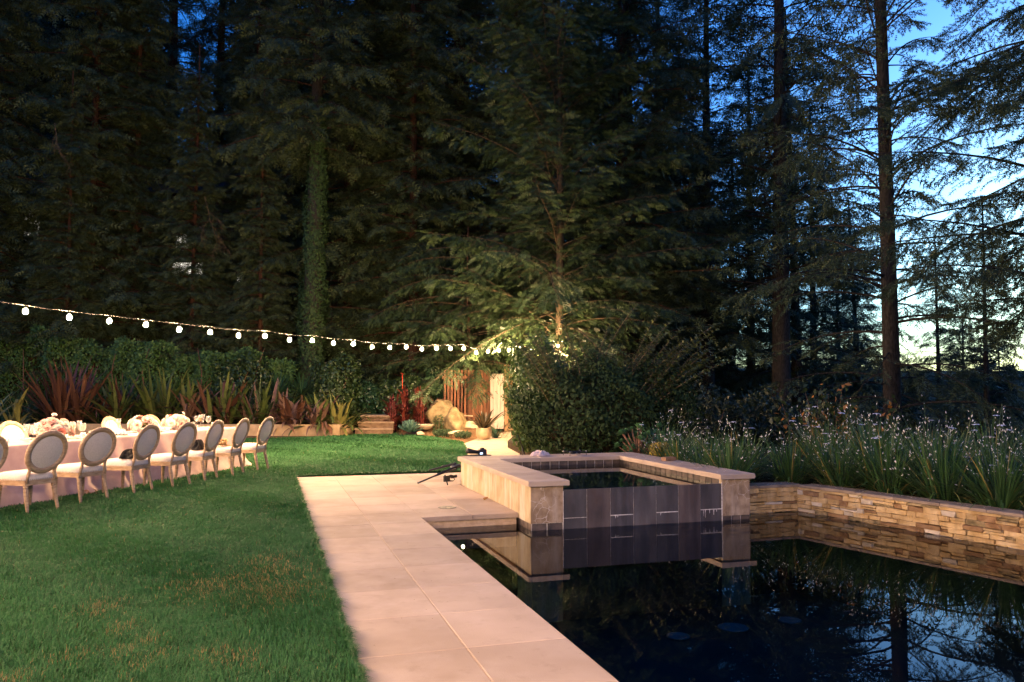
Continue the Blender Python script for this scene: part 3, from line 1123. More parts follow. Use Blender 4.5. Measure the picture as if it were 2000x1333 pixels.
def make_chair():
    root = empty('oval_back_chair')
    # seat rail with bowed front
    def outline(sc_):
        pts_ = []
        for (x, y) in ((-0.215, -0.245), (0.215, -0.245), (0.262, 0.16), (0.225, 0.225), (0.12, 0.248), (-0.12, 0.248), (-0.225, 0.225), (-0.262, 0.16)):
            pts_.append((x * sc_, y * sc_))
        return pts_
    mb = MB()
    b = outline(1.0)
    mb.prism(b, 0.335, 0.352)
    mb.prism(outline(0.975), 0.352, 0.378)
    mb.prism(b, 0.378, 0.394)
    mb.build('seat_rail', M['limed'], root)
    # cushion
    mb = MB()
    rings = [(0.985, 0.394), (1.0, 0.415), (0.995, 0.445), (0.95, 0.468), (0.8, 0.484), (0.5, 0.494), (0.2, 0.498)]
    for j, (k, z) in enumerate(rings):
        o_ = outline(k)
        ring = []
        for i in range(8):
            a_, c_ = o_[i], o_[(i + 1) % 8]
            for t in (0, 1 / 3, 2 / 3):
                ring.append((a_[0] + (c_[0] - a_[0]) * t, a_[1] + (c_[1] - a_[1]) * t, z))
        mb.v += ring
    for j in range(len(rings) - 1):
        for i in range(24):
            mb.f.append((j * 24 + i, j * 24 + (i + 1) % 24, (j + 1) * 24 + (i + 1) % 24, (j + 1) * 24 + i))
    mb.f.append(tuple((len(rings) - 1) * 24 + i for i in range(24)))
    mb.build('seat', M['oatfabric'], root, True)
    # nail heads along the seat edge
    mb = MB()
    o_ = outline(1.004)
    for i in range(8):
        a_, c_ = Vector(o_[i]), Vector(o_[(i + 1) % 8])
        k = max(1, int((c_ - a_).length / 0.024))
        for t in range(k):
            q = a_.lerp(c_, t / k)
            mb.lathe([(0.005, -0.004), (0.003, 0.004)], 5, (q.x, q.y, 0.402))
    o = mb.build('nail_trim', M['nail'], root)
    o['kind'] = 'stuff'
    # legs
    def leg(x, y, dx, dy, ztop):
        mb_ = MB()
        prof = [(0.0, 0.015), (0.03, 0.016), (0.035, 0.019), (0.28, 0.028), (0.295, 0.022), (0.305, 0.030), (0.315, 0.030), (0.32, 0.025), (0.334, 0.025)]
        pp = [(x + dx * (1 - z / 0.334), y + dy * (1 - z / 0.334), z) for z, r in prof]
        mb_.tube(pp, [r for z, r in prof], 10)
        mb_.box(x - 0.026, x + 0.026, y - 0.026, y + 0.026, 0.334 - 0.002, ztop)
        mb_.build('leg', M['limed'], root, False)
    leg(-0.205, 0.195, -0.005, 0.01, 0.393)
    leg(0.205, 0.195, 0.005, 0.01, 0.393)
    leg(-0.185, -0.222, -0.02, -0.075, 0.393)
    leg(0.185, -0.222, 0.02, -0.075, 0.393)
    # back: two S-shaped stiles and the oval ring
    CZ, AX, AZ = 0.728, 0.248, 0.232
    for s_ in (-1, 1):
        zz = [0.36, 0.42, 0.47, 0.52, 0.57, 0.63]
        xx = [0.186, 0.182, 0.172, 0.172, 0.188, 0.218]
        mb = MB()
        mb.tube([(s_ * x, by(z), z) for x, z in zip(xx, zz)], [0.024, 0.023, 0.020, 0.019, 0.019, 0.014], 8)
        mb.build('back_post', M['limed'], root, True)
    mb = MB()
    NR = 40
    prof = [(-0.036, -0.012), (-0.036, 0.012), (-0.014, 0.024), (0.012, 0.022), (0.030, 0.011), (0.030, -0.011), (0.012, -0.022), (-0.014, -0.024)]
    for k in range(NR):
        an = 2 * PI * k / NR
        ca, sa = math.cos(an), math.sin(an)
        for (r, t) in prof:
            z = CZ + (AZ + r) * sa
            mb.v.append(((AX + r) * ca, by(z) + t, z))
    for k in range(NR):
        k2 = (k + 1) % NR
        for i in range(8):
            i2 = (i + 1) % 8
            mb.f.append((k * 8 + i, k * 8 + i2, k2 * 8 + i2, k2 * 8 + i))
    mb.build('back_frame', M['limed'], root, True)
    mb = MB()
    nr = 6
    for side in (1, -1):
        b0 = len(mb.v)
        for j in range(nr + 1):
            rr = j / nr
            for k in range(32):
                an = 2 * PI * k / 32
                x = (AX - 0.022) * rr * math.cos(an)
                z = CZ + (AZ - 0.022) * rr * math.sin(an)
                mb.v.append((x, by(z) + side * (0.004 + 0.022 * (1 - rr ** 2.5)), z))
        for j in range(nr):
            for k in range(32):
                k2 = (k + 1) % 32
                q = (b0 + j * 32 + k, b0 + j * 32 + k2, b0 + (j + 1) * 32 + k2, b0 + (j + 1) * 32 + k)
                mb.f.append(q if side < 0 else q[::-1])
    mb.build('back_panel', M['oatfabric'], root, True)
    return root


ORD = ['first', 'second', 'third', 'fourth', 'fifth', 'sixth', 'seventh', 'eighth']
proto = make_chair()
near_s = [-0.50, -1.30, -2.10, -2.95, -3.70, -4.60, -5.52, -6.42]
near_extra = ['empty, at the table end', 'tan rope bag on it', 'black scarf on it', 'empty', 'black jacket on it', 'empty', 'empty', 'cut off by left edge']
jit = random.Random(5)
chairs = []
for i, s in enumerate(near_s):
    c = proto if i == 0 else copy_tree(proto)
    c.location = tp(s, -0.60 + jit.uniform(-0.06, 0.05))
    c.rotation_euler = (0, 0, TRZ + R(jit.uniform(-8, 8) - (4 if i in (5, 6) else 0)))
    tag(c, 'oval-back chair, %s from the right in the near row, %s' % (ORD[i], near_extra[i]), 'chair', 'oval-back chairs at the long table')
    chairs.append(c)
far_s = [0.05, -1.0, -2.45, -3.2, -4.1]
far_l = ['behind the rightmost flowers', 'behind the middle flowers', 'behind the left flowers', 'left of the left flowers',
         'at the left edge']
for i, s in enumerate(far_s):
    c = copy_tree(proto)
    c.location = tp(s, 1.62 + jit.uniform(-0.05, 0.05))
    c.rotation_euler = (0, 0, TRZ + PI + R(jit.uniform(-5, 5)))
    tag(c, 'oval-back chair on the far side of the table, ' + far_l[i], 'chair', 'oval-back chairs at the long table')

# things left on the chairs
M['blackcloth'] = surf('blackcloth', (0.010, 0.010, 0.011), (0.022, 0.021, 0.022), 8, rough=0.9, bump=0.3, bscale=80, spec=0.2)
M['tanrope'] = surf('tanrope', (0.36, 0.22, 0.10), (0.52, 0.35, 0.18), 30, rough=0.9, bump=0.8, bscale=60, spec=0.1)


def crumple(name, mat, loc, size, rz, seed, label, cat, drape=0.0, sharp=1.0):
    """a heap of soft cloth: folded sheet lying on what carries it"""
    rg = random.Random(seed)
    ph = [rg.uniform(0, 6.28) for _ in range(12)]
    sx, sy, sz = size
    mb = MB()
    def fn(a, b):
        an = a * 2 * PI
        r = 0.15 + 0.85 * math.sin(min(b, 1) * PI / 2)
        wob = 1 + 0.22 * math.sin(3 * an + ph[0]) + 0.12 * math.sin(5 * an + ph[1]) + 0.08 * math.sin(9 * an + ph[5])
        x = sx * r * wob * math.cos(an) * (1 if b > 0 else 0)
        y = sy * r * wob * math.sin(an)
        h = sz * (1 - b ** 1.6) * (0.75 + 0.25 * math.sin(2 * an + ph[2])) + sharp * sz * 0.22 * math.sin(7 * an + ph[3] + b * 5) * b * (1 - b) * 3
        return (x, y, max(h, 0.004 + 0.0 * b) - drape * max(0, b - 0.75) * (1 + math.sin(an + ph[4])))
    mb.grid(fn, 40, 12, True)
    mb.f.append(tuple(range(40))[::-1])
    o = mb.build(name, mat, None, True, loc, (0, 0, rz))
    return tag(o, label, cat)


def seat_pt(i, dx=0.0, dy=0.0, z=0.497):
    return chairs[i].location + Matrix.Rotation(chairs[i].rotation_euler.z, 3, 'Z') @ Vector((dx, dy, z))


crumple('black_scarf', M['blackcloth'], seat_pt(2, -0.06, -0.07), (0.11, 0.09, 0.17), 0.4, 3, 'black scarf heaped against the back of the third chair from the right', 'scarf')
crumple('black_jacket', M['blackcloth'], seat_pt(4, 0.0, -0.10), (0.23, 0.10, 0.13), TRZ + 0.1, 4, 'black jacket left across the fifth chair from the right', 'jacket')
crumple('black_jacket', M['blackcloth'], seat_pt(7, 0.0, -0.10), (0.22, 0.10, 0.10), TRZ, 5, 'black wrap on the chair cut off by the left edge', 'jacket')
bag = empty('woven_bag', seat_pt(1, -0.08, -0.02), 0.7, 'tan knotted rope bag lying on the second chair from the right', 'bag')
mb = MB()
rg = random.Random(8)
for k in range(16):
    a0 = rg.uniform(0, 6.28)
    rr = rg.uniform(0.04, 0.09)
    zc = rg.uniform(0.03, 0.10)
    pp = []
    for t in range(13):
        an = a0 + t / 12 * rg.uniform(3.5, 5.5)
        pp.append((rr * math.cos(an) * 1.3 + 0.01 * math.sin(3 * an), rr * math.sin(an), max(0.012, zc + 0.025 * math.sin(2 * an + k))))
    mb.tube(pp, 0.011, 6)
mb.build('pouch', M['tanrope'], bag, True)
mb = MB()
for s_ in (-1, 1):
    pp = [(0.07 + 0.03 * k, s_ * 0.05 * math.sin(k * 0.6) - 0.03 * s_, 0.012 + 0.004 * (k % 2)) for k in range(7)]
    mb.tube(pp, 0.008, 6)
mb.build('strap', M['tanrope'], bag, True)
# sandals under the table edge
sand = plain('sandal_leather', (0.36, 0.20, 0.10), 0.6)
for k, (dx, dy, rz) in enumerate(((-4.13, -0.24, 0.3), (-4.0, -0.27, 0.9))):
    sh = empty('sandal', tp(dx, dy, 0.012), TRZ + rz, 'tan sandal on the grass under the cloth, %s of the pair' % ('left' if k == 0 else 'right'), 'sandal', 'pair of tan sandals')
    mb = MB()
    mb.grid(lambda a, b: (-0.12 + 0.24 * a, (b - 0.5) * (0.06 + 0.03 * math.sin(a * PI)), 0.012 + 0.03 * max(0, 0.35 - a) ** 1.0), 10, 4)
    mb.grid(lambda a, b: (-0.12 + 0.24 * a, (0.5 - b) * (0.06 + 0.03 * math.sin(a * PI)), 0.0), 10, 4)
    mb.build('sole', sand, sh, True)
    MB().tube([(0.03, -0.045, 0.012), (0.04, -0.03, 0.04), (0.045, 0, 0.052), (0.04, 0.03, 0.04), (0.03, 0.045, 0.012)], 0.010, 6).build('strap', sand, sh, True)

# ------------------------------------------------------------------ glassware and settings
flute = MB().lathe([(0.033, 0.0), (0.033, 0.003), (0.006, 0.008), (0.004, 0.03), (0.0045, 0.075), (0.016, 0.10), (0.026, 0.15), (0.031, 0.205), (0.030, 0.205), (0.024, 0.15), (0.012, 0.10), (0.003, 0.085)], 16, cap=False).mesh('champagne_flute', M['glass'], True)
goblet = MB().lathe([(0.036, 0.0), (0.036, 0.003), (0.006, 0.009), (0.0045, 0.03), (0.005, 0.08), (0.026, 0.095), (0.040, 0.13), (0.040, 0.16), (0.034, 0.19), (0.033, 0.19), (0.038, 0.16), (0.038, 0.13), (0.022, 0.098), (0.003, 0.09)], 16, cap=False).mesh('wine_glass', M['glass'], True)
tumbler = MB().lathe([(0.028, 0.0), (0.031, 0.004), (0.036, 0.10), (0.034, 0.10), (0.028, 0.012), (0.002, 0.010)], 16, cap=False).mesh('water_glass', M['glass'], True)
M['crystal_edge'] = plain('rim_gold', (0.75, 0.65, 0.45), 0.25, 0.5, 0.6)
rimf = MB().tube([(0.0305 * math.cos(a), 0.0305 * math.sin(a), 0.205) for a in np.linspace(0, 2 * PI, 17)], 0.0012, 4, False).mesh('rim', M['glass'])
champ = clear('champagne', (0.93, 0.75, 0.42), 1.34)
champ_m = MB().lathe([(0.004, 0.09), (0.013, 0.103), (0.022, 0.14), (0.0235, 0.155), (0.001, 0.155)], 14, cap=False).mesh('champagne', champ, True)
M['china'] = plain('china', (0.72, 0.69, 0.65), 0.25, 0.5)
plate = MB().lathe([(0.06, 0.0), (0.085, 0.004), (0.14, 0.016), (0.138, 0.019), (0.08, 0.009), (0.001, 0.008)], 28, cap=False).mesh('plate', M['glass'], True)
votive_m = MB().lathe([(0.032, 0.0), (0.034, 0.004), (0.036, 0.068), (0.033, 0.068), (0.031, 0.03), (0.001, 0.03)], 14, cap=False)
M['frost'] = plain('frosted_glass', (0.86, 0.82, 0.78), 0.5, 0.4)
votive = votive_m.mesh('votive_cup', M['frost'], True)
wax = MB().lathe([(0.0305, 0.03), (0.0305, 0.045), (0.003, 0.043)], 12).mesh('candle', M['china'], True)
M['card'] = plain('card', (0.78, 0.75, 0.72), 0.8)
napk = surf('napkin', (0.62, 0.5, 0.46), (0.7, 0.58, 0.53), 10, rough=0.9, bump=0.2, bscale=200)
TZ = 0.766
sides = [('near', near_s[:7], 0), ('far', [-0.15, -0.95, -1.7, -2.5, -3.3, -4.1, -4.9], 1)]
for sn, ss, far in sides:
    for i, s in enumerate(ss):
        def q(ds, n_):
            return tp(s + ds, (1.0 - n_) if far else n_, TZ)
        where = 'the %s place from the right on the %s side' % (ORD[i], sn)
        sgn = -1 if far else 1
        f = link('champagne_flute', flute, None, q(sgn * 0.02 + jit.uniform(-0.03, 0.03), 0.40 + jit.uniform(-0.03, 0.03)))
        f.scale = (1.15, 1.15, 1.2)
        tag(f, 'champagne flute at ' + where, 'flute', 'champagne flutes on the long table')
        if (i + far) % 2 == 0:
            link('champagne', champ_m, f)
        w = link('wine_glass', goblet, None, q(sgn * 0.12 + jit.uniform(-0.03, 0.03), 0.35 + jit.uniform(-0.03, 0.03)))
        w.scale = (1.15, 1.15, 1.15)
        tag(w, 'wine glass at ' + where, 'wine glass', 'wine glasses on the long table')
        w = link('water_glass', tumbler, None, q(sgn * 0.21 + jit.uniform(-0.02, 0.02), 0.29 + jit.uniform(-0.03, 0.03)))
        tag(w, 'water glass at ' + where, 'glass', 'water glasses on the long table')
        p = link('plate', plate, None, q(0.0, 0.17))
        tag(p, 'clear glass plate at ' + where, 'plate', 'plates on the long table')
        nb = MB()
        nb.grid(lambda a, b: (-0.05 + 0.1 * a, -0.11 + 0.22 * b, 0.012 + 0.012 * math.sin(a * PI) + 0.003 * math.sin(b * 20 + i)), 6, 14)
        nb.grid(lambda a, b: (0.05 - 0.1 * a, -0.11 + 0.22 * b, 0.0095), 6, 14)
        o = nb.build('napkin', M['blackcloth'] if (sn == 'near' and i == 3) else napk, None, True, q(0.0, 0.17), (0, 0, TRZ + jit.uniform(-0.3, 0.3)))
        tag(o, ('black' if (sn == 'near' and i == 3) else 'folded blush') + ' napkin at ' + where, 'napkin', 'napkins on the long table')
for k, (s, n_) in enumerate(((-0.75, 0.52), (-1.62, 0.30), (-2.55, 0.45), (-2.9, 0.22), (-3.45, 0.42), (-4.35, 0.28), (-4.75, 0.5), (-5.2, 0.3))):
    v = link('votive_cup', votive, None, tp(s, n_, TZ))
    link('candle', wax, v)
    tag(v, 'frosted votive cup on the cloth, %s from the right' % ORD[k], 'candle holder', 'frosted votive cups')

# ------------------------------------------------------------------ low rose bouquets
M['petal_w'] = leafmat('petal_white', (0.82, 0.75, 0.66), (0.82, 0.75, 0.66), 0.6, 0.4)
M['petal_p'] = leafmat('petal_pink', (0.76, 0.50, 0.45), (0.76, 0.50, 0.45), 0.6, 0.4)
M['petal_c'] = leafmat('petal_coral', (0.66, 0.26, 0.2), (0.66, 0.26, 0.2), 0.6, 0.4)
M['bleaf'] = plain('bouquet_leaf', (0.06, 0.13, 0.04), 0.5, 0.3)


def rose_mesh(mat, seed):
    rg = random.Random(seed)
    mb = MB()
    for ring, (k, r, tilt, h) in enumerate(((3, 0.010, 0.15, 0.030), (5, 0.018, 0.45, 0.032), (6, 0.027, 0.85, 0.030), (7, 0.034, 1.2, 0.026))):
        for i in range(k):
            an = 2 * PI * (i + 0.5 * ring) / k + rg.uniform(-0.2, 0.2)
            ca, sa = math.cos(an), math.sin(an)
            def fn(a, b, r=r, ca=ca, sa=sa, tilt=tilt, h=h):
                w = (a - 0.5) * 0.045 * (0.5 + 0.5 * math.sin(b * PI * 0.75 + 0.4)) * (1.0 + ring * 0.12)
                up = h * b * math.cos(tilt * b)
                outw = r * 0.4 + (r * 0.6 + h * 0.6 * math.sin(tilt)) * b - 6 * w * w
                return (ca * outw - sa * w, sa * outw + ca * w, -0.01 + up)
            mb.grid(fn, 3, 3)
    return mb.mesh('rose', mat, True)


roses = {k: [rose_mesh(M[k], 20 + i) for i in range(2)] for k in ('petal_w', 'petal_p', 'petal_c')}
for k, (s, lab, seed) in enumerate(((-1.12, 'rightmost of the three blush rose bouquets on the table', 1), (-2.03, 'middle of the three blush rose bouquets on the table', 2),
                                    (-3.97, 'largest and leftmost of the three blush rose bouquets', 3))):
    rg = random.Random(seed)
    root = empty('rose_bouquet', tp(s, 0.5, TZ), rg.uniform(0, 6), lab, 'bouquet', 'rose bouquets along the table')
    MB().lathe([(0.05, 0), (0.07, 0.01), (0.075, 0.06), (0.065, 0.075), (0.06, 0.07), (0.005, 0.06)], 18, cap=False).build('bowl', M['frost'], root, True)
    nf = 52 if k == 2 else 40
    R0 = 0.25 if k == 2 else 0.20
    mb = MB()
    for i in range(nf):
        th = rg.uniform(0, 2 * PI)
        ph = math.acos(rg.uniform(0.02, 1.0))
        rr = R0 * rg.uniform(0.8, 1.08)
        d_ = Vector((math.sin(ph) * math.cos(th) * 1.15, math.sin(ph) * math.sin(th), math.cos(ph) * 0.85))
        pos = Vector((0, 0, 0.08)) + d_ * rr
        if i < 2:
            pos += Vector((0, 0, 0.10))
        kind = rg.choices(('petal_w', 'petal_p', 'petal_c'), (0.6, 0.32, 0.08))[0]
        sc_ = rg.uniform(0.95, 1.6) if i >= 2 else 0.8
        link('rose', rg.choice(roses[kind]), root, pos, d_.to_track_quat('Z', 'Y').to_euler(), (sc_, sc_, sc_))
        mb.tube([(0, 0, 0.05), tuple(pos * 0.5 + Vector((0, 0, 0.02))), tuple(pos)], 0.0025, 4)
    for i in range(26):
        th = rg.uniform(0, 2 * PI)
        d_ = Vector((math.cos(th), math.sin(th), rg.uniform(-0.1, 0.6))).normalized()
        s_ = Vector((-d_.y, d_.x, 0)).normalized()
        c_ = Vector((0, 0, 0.09)) + d_ * R0 * rg.uniform(0.5, 0.9)
        t_ = c_ + d_ * 0.07
        b_ = len(mb.v)
        mb.v += [tuple(c_), tuple((c_ + t_) / 2 + s_ * 0.018), tuple(t_), tuple((c_ + t_) / 2 - s_ * 0.018)]
        mb.f.append((b_, b_ + 1, b_ + 2, b_ + 3))
    mb.build('greenery', M['bleaf'], root)
# ================================================================== SMALL THINGS ROUND THE SPA
CT = 0.435   # coping top
# tripod lying on its side on the deck behind the spa corner
tr = empty('camera_tripod', (2.86, 12.62, 0.0), 0, 'black camera tripod lying on the deck behind the spa corner', 'tripod')
def rod(name, a, b, r0, r1, mat=None, parent=None, n_=8):
    a, b = Vector(a), Vector(b)
    return MB().tube([a, a.lerp(b, 0.5), a.lerp(b, 0.52), b], [r0, r0, r1, r1], n_).build(name, mat or M['black'], parent, False)
l1 = rod('leg', (0.12, 0.12, 0.24), (-0.55, -0.12, 0.025), 0.019, 0.013, parent=tr)
MB().lathe([(0.016, 0), (0.018, 0.01), (0.016, 0.03)], 8).build('foot', M['steel'], l1, False, (-0.55, -0.12, 0.012))
rod('leg', (0.12, 0.14, 0.29), (-0.30, 0.30, 0.17), 0.020, 0.017, parent=tr)
rod('leg', (0.14, 0.2, 0.20), (-0.1, 0.75, 0.03), 0.019, 0.013, parent=tr)
MB().tube([(0.30, 0.14, 0.24), (0.12, 0.13, 0.25)], 0.03, 10).build('head', M['black'], tr, True)
MB().tube([(0.02, 0.1, 0.23), (0.10, 0.11, 0.25), (0.3, 0.14, 0.26)], 0.022, 8).build('centre_column', M['steel'], tr, True)
# small clamp head standing next to it
ch = empty('clamp_head', (2.80, 12.36, 0.0), 0.3, 'small black clamp head with handle standing on the deck by the spa wall', 'tripod head')
MB().tube([(-0.12, -0.02, 0.16), (-0.09, -0.06, 0.0)], 0.011, 8).build('arm', M['black'], ch)
MB().box(-0.13, -0.03, -0.03, 0.01, 0.05, 0.14).build('plate', M['black'], ch)
MB().tube([(-0.05, 0, 0.12), (0.0, 0.0, 0.13), (0.05, 0, 0.12), (0.1, 0.0, 0.125)], [0.02, 0.026, 0.02, 0.025], 8).build('knuckle', M['black'], ch, True)
MB().tube([(-0.03, 0, 0.06), (0.04, 0, 0.05), (0.07, 0, 0.075), (0.05, 0, 0.1), (0.0, 0, 0.1)], 0.008, 6).build('handle', M['black'], ch, True)
# camera resting on a low bag behind the coping
cb = empty('camera_bag', (3.30, 12.62, 0.0), 0.2, 'black camera with long lens resting on a bag just behind the spa coping', 'camera')
MB().bevel_box(-0.20, 0.22, -0.13, 0.13, 0.0, 0.43, 0.03).build('bag', M['blackcloth'], cb)
MB().tube([(-0.19, 0, 0.505), (-0.12, 0, 0.49), (-0.04, 0, 0.478), (0.02, 0, 0.472)], [0.045, 0.043, 0.034, 0.03], 14).build('lens', M['black'], cb, True)
MB().bevel_box(0.02, 0.15, -0.035, 0.035, 0.432, 0.52, 0.012).build('body', plain('camera_body', (0.02, 0.025, 0.04), 0.3, 0.5), cb)
MB().bevel_box(0.06, 0.11, -0.03, 0.03, 0.519, 0.545, 0.012).build('viewfinder', M['black'], cb)
scr = plain('lcd', (0.3, 0.4, 0.8), 0.3, 0.5, 0, (0.55, 0.7, 1.0), 0.9)
MB().box(0.03, 0.075, -0.038, -0.0355, 0.44, 0.465).build('screen', scr, cb)

# drone parked on the back coping
dr = empty('drone', (4.76, 12.02, CT), 0.25, 'small dark quadcopter drone parked on the back coping of the spa', 'drone')
MB().bevel_box(-0.085, 0.085, -0.04, 0.04, 0.025, 0.068, 0.012).build('body', M['black'], dr)
cm = MB().tube([(0, -0.045, 0.035), (0, -0.06, 0.035)], 0.016, 10).build('gimbal_camera', M['steel'], dr, True)
for sx in (-1, 1):
    for sy in (-1, 1):
        ar = MB().tube([(sx * 0.07, sy * 0.03, 0.055), (sx * 0.16, sy * 0.09, 0.062)], [0.010, 0.008], 6).build('arm', M['black'], dr)
        MB().lathe([(0.013, 0.045), (0.014, 0.07), (0.008, 0.078)], 10, (sx * 0.16, sy * 0.09, 0)).build('motor', M['steel'], ar, True)
        MB().tube([(sx * 0.16, sy * 0.09, 0.05), (sx * 0.165, sy * 0.093, 0.0)], 0.005, 6).build('landing_leg', M['black'], ar)
        mb = MB()
        an = random.uniform(0, 3)
        for s_ in (-1, 1):
            ca, sa = math.cos(an) * s_, math.sin(an) * s_
            b_ = len(mb.v)
            cx, cy_ = sx * 0.16, sy * 0.09
            mb.v += [(cx, cy_, 0.08), (cx + 0.04 * ca - 0.008 * sa, cy_ + 0.04 * sa + 0.008 * ca, 0.081), (cx + 0.085 * ca, cy_ + 0.085 * sa, 0.08), (cx + 0.04 * ca + 0.006 * sa, cy_ + 0.04 * sa - 0.006 * ca, 0.079)]
            mb.f.append((b_, b_ + 1, b_ + 2, b_ + 3))
        mb.build('propeller', M['steel'], ar)
# folded towel
M['towel'] = surf('towel', (0.66, 0.50, 0.45), (0.78, 0.62, 0.56), 10, rough=0.95, bump=0.5, bscale=150, spec=0.1)
crumple('folded_towel', M['towel'], (4.20, 12.10, CT), (0.17, 0.10, 0.085), 0.2, 14, 'pale pink crumpled towel left on the back coping of the spa', 'towel', 0, 1.3)
# brick offcut on the right coping
br = MB().bevel_box(-0.10, 0.10, -0.05, 0.05, 0, 0.055, 0.006).build('brick', surf('brickred', (0.22, 0.12, 0.07), (0.33, 0.19, 0.11), 14, rough=0.9, bump=0.4), None, False, (5.74, 10.72, CT), (0, 0, 0.25))
tag(br, 'brown brick lying on the right coping of the spa', 'brick')
# light stand poking up from the bed beyond the spa
ls = empty('light_stand', P(1020, 16.6, 0.02), 0.3, 'thin black light stand standing in the bed beyond the spa', 'light stand')
MB().tube([(-0.12, 0, 0.55), (0.02, 0, 0.22), (0.12, 0, 0.0)], 0.012, 6).build('leg', M['black'], ls)
MB().tube([(0.0, 0.0, 0.30), (-0.03, -0.08, 0.0)], 0.010, 6).build('leg', M['black'], ls)
MB().tube([(0.0, 0.0, 0.28), (0.0, 0.12, 0.0)], 0.010, 6).build('leg', M['black'], ls)
MB().lathe([(0.02, 0.2), (0.022, 0.25), (0.016, 0.3)], 8, (0.01, 0, 0)).build('collar', M['black'], ls)

# fallen leaf on the deck
lf = MB()
lf.grid(lambda a, b: (0.09 * (a - 0.5), 0.05 * (b - 0.5) * math.sin(a * PI) * 1.6, 0.004 + 0.03 * abs(b - 0.5) + 0.02 * a * a), 8, 4)
o = lf.build('fallen_leaf', plain('dry_leaf', (0.33, 0.16, 0.05), 0.7, 0.2), None, True, (2.86, 10.5, 0.0), (0, 0, 0.7))
tag(o, 'dry curled brown leaf on the paving at the foot of the spa', 'leaf')

# white petals dropped on the coping and wall cap (uncountable litter)
rg = np.random.RandomState(3)
pos = []
for k in range(60):
    s = rg.uniform(0, 4.5)
    q = WB + WDIR * s - nrm * rg.uniform(0.02, 0.24)
    pos.append((q.x, q.y, 0.228))
for k in range(34):
    pos.append((rg.uniform(5.5, 5.9), rg.uniform(8.85, 12.0), CT + 0.003))
for k in range(16):
    pos.append((rg.uniform(5.95, 6.9), rg.uniform(9.22, 9.45), 0.228))
for k in range(16):
    q = WB + WDIR * rg.uniform(0, 4.0) + nrm * rg.uniform(0.02, 0.3) ** 1.5
    pos.append((q.x, q.y, U_LEVEL + 0.002))
pos = np.array(pos)
T = np.array([(-0.5, 0, 0), (0, -0.35, 0.15), (0.5, 0, 0.05), (0, 0.35, 0.2)]) * 0.026
an = rg.uniform(0, 6.28, len(pos))
Mx = frames(np.stack([np.cos(an), np.sin(an), rg.uniform(-0.1, 0.1, len(pos))], -1), np.array([[0, 0, 1.0]]))
V, F_, r_ = stamp(T, np.array([[0, 1, 2, 3]]), Mx, pos, rg.uniform(0, 1, len(pos)))
M['petal_lit'] = leafmat('fallen_petal', (0.7, 0.62, 0.52), (0.8, 0.76, 0.7), 0.6, 0.1)
o = link('fallen_petals', np_mesh('fallen_petals', V, F_, M['petal_lit'], {'v': r_}))
tag(o, 'small pale petals scattered on the coping and wall top', 'petals', kind='stuff')

# crumbs of dead leaf and needle on the paving
rg = np.random.RandomState(8)
pos = np.stack([rg.uniform(0.55, 1.74, 90), rg.uniform(3.8, 14, 90), np.full(90, 0.004)], -1)
pos2 = np.stack([rg.uniform(1.8, 2.9, 40), rg.uniform(9.4, 14, 40), np.full(40, 0.004)], -1)
pos = np.concatenate([pos, pos2])
T = np.array([(-0.5, 0, 0), (0, -0.22, 0.1), (0.5, 0, 0.05), (0, 0.22, 0.15)])
an = rg.uniform(0, 6.28, len(pos))
Mx = frames(np.stack([np.cos(an), np.sin(an), 0 * an], -1), np.array([[0, 0, 1.0]])) * (rg.uniform(0.006, 0.020, len(pos)))[:, None, None]
V, F_, r_ = stamp(T, np.array([[0, 1, 2, 3]]), Mx, pos, rg.uniform(0, 1, len(pos)))
o = link('leaf_litter', np_mesh('leaf_litter', V, F_, leafmat('leaf_crumb', (0.10, 0.055, 0.025), (0.26, 0.15, 0.06), 0.8, 0.0), {'v': r_}))
tag(o, 'tiny dry leaf crumbs scattered over the paving', 'leaf litter', kind='stuff')

# ================================================================== PLANT GENERATORS
def rock(name, loc, size, seed, mat, label, rz=0.0, nz=1.0):
    rg = random.Random(seed)
    bm = bmesh.new()
    bmesh.ops.create_icosphere(bm, subdivisions=4, radius=1.0)
    from mathutils import noise
    off = Vector((rg.uniform(-9, 9), rg.uniform(-9, 9), rg.uniform(-9, 9)))
    pl_ = [(Vector((rg.gauss(0, 1), rg.gauss(0, 1), rg.gauss(0.3, 1))).normalized(), rg.uniform(0.62, 0.9)) for _ in range(9)]
    for v in bm.verts:
        d = v.co.normalized()
        r = 1.0
        for (nv, dist) in pl_:
            c = d.dot(nv)
            if c > 0.05:
                r = min(r, dist / c)
        r *= 1 + 0.10 * noise.noise(d * 2.2 + off) + 0.05 * noise.noise(d * 6 + off)
        v.co = d * r
        if v.co.z < -0.35:
            v.co.z = -0.35
    me = bpy.data.meshes.new(name)
    bm.to_mesh(me)
    bm.free()
    me.polygons.foreach_set('use_smooth', [True] * len(me.polygons))
    me.materials.append(mat)
    o = link(name, me, None, (loc[0], loc[1], loc[2] + size[2] * 0.33), (0, 0, rz), size)
    return tag(o, label, 'boulder')


BL_T = np.array([(0, -0.5, 0), (0.35, -0.55, 0), (0.7, -0.38, 0), (1, 0, 0), (0.7, 0.38, 0), (0.35, 0.55, 0), (0, 0.5, 0)])


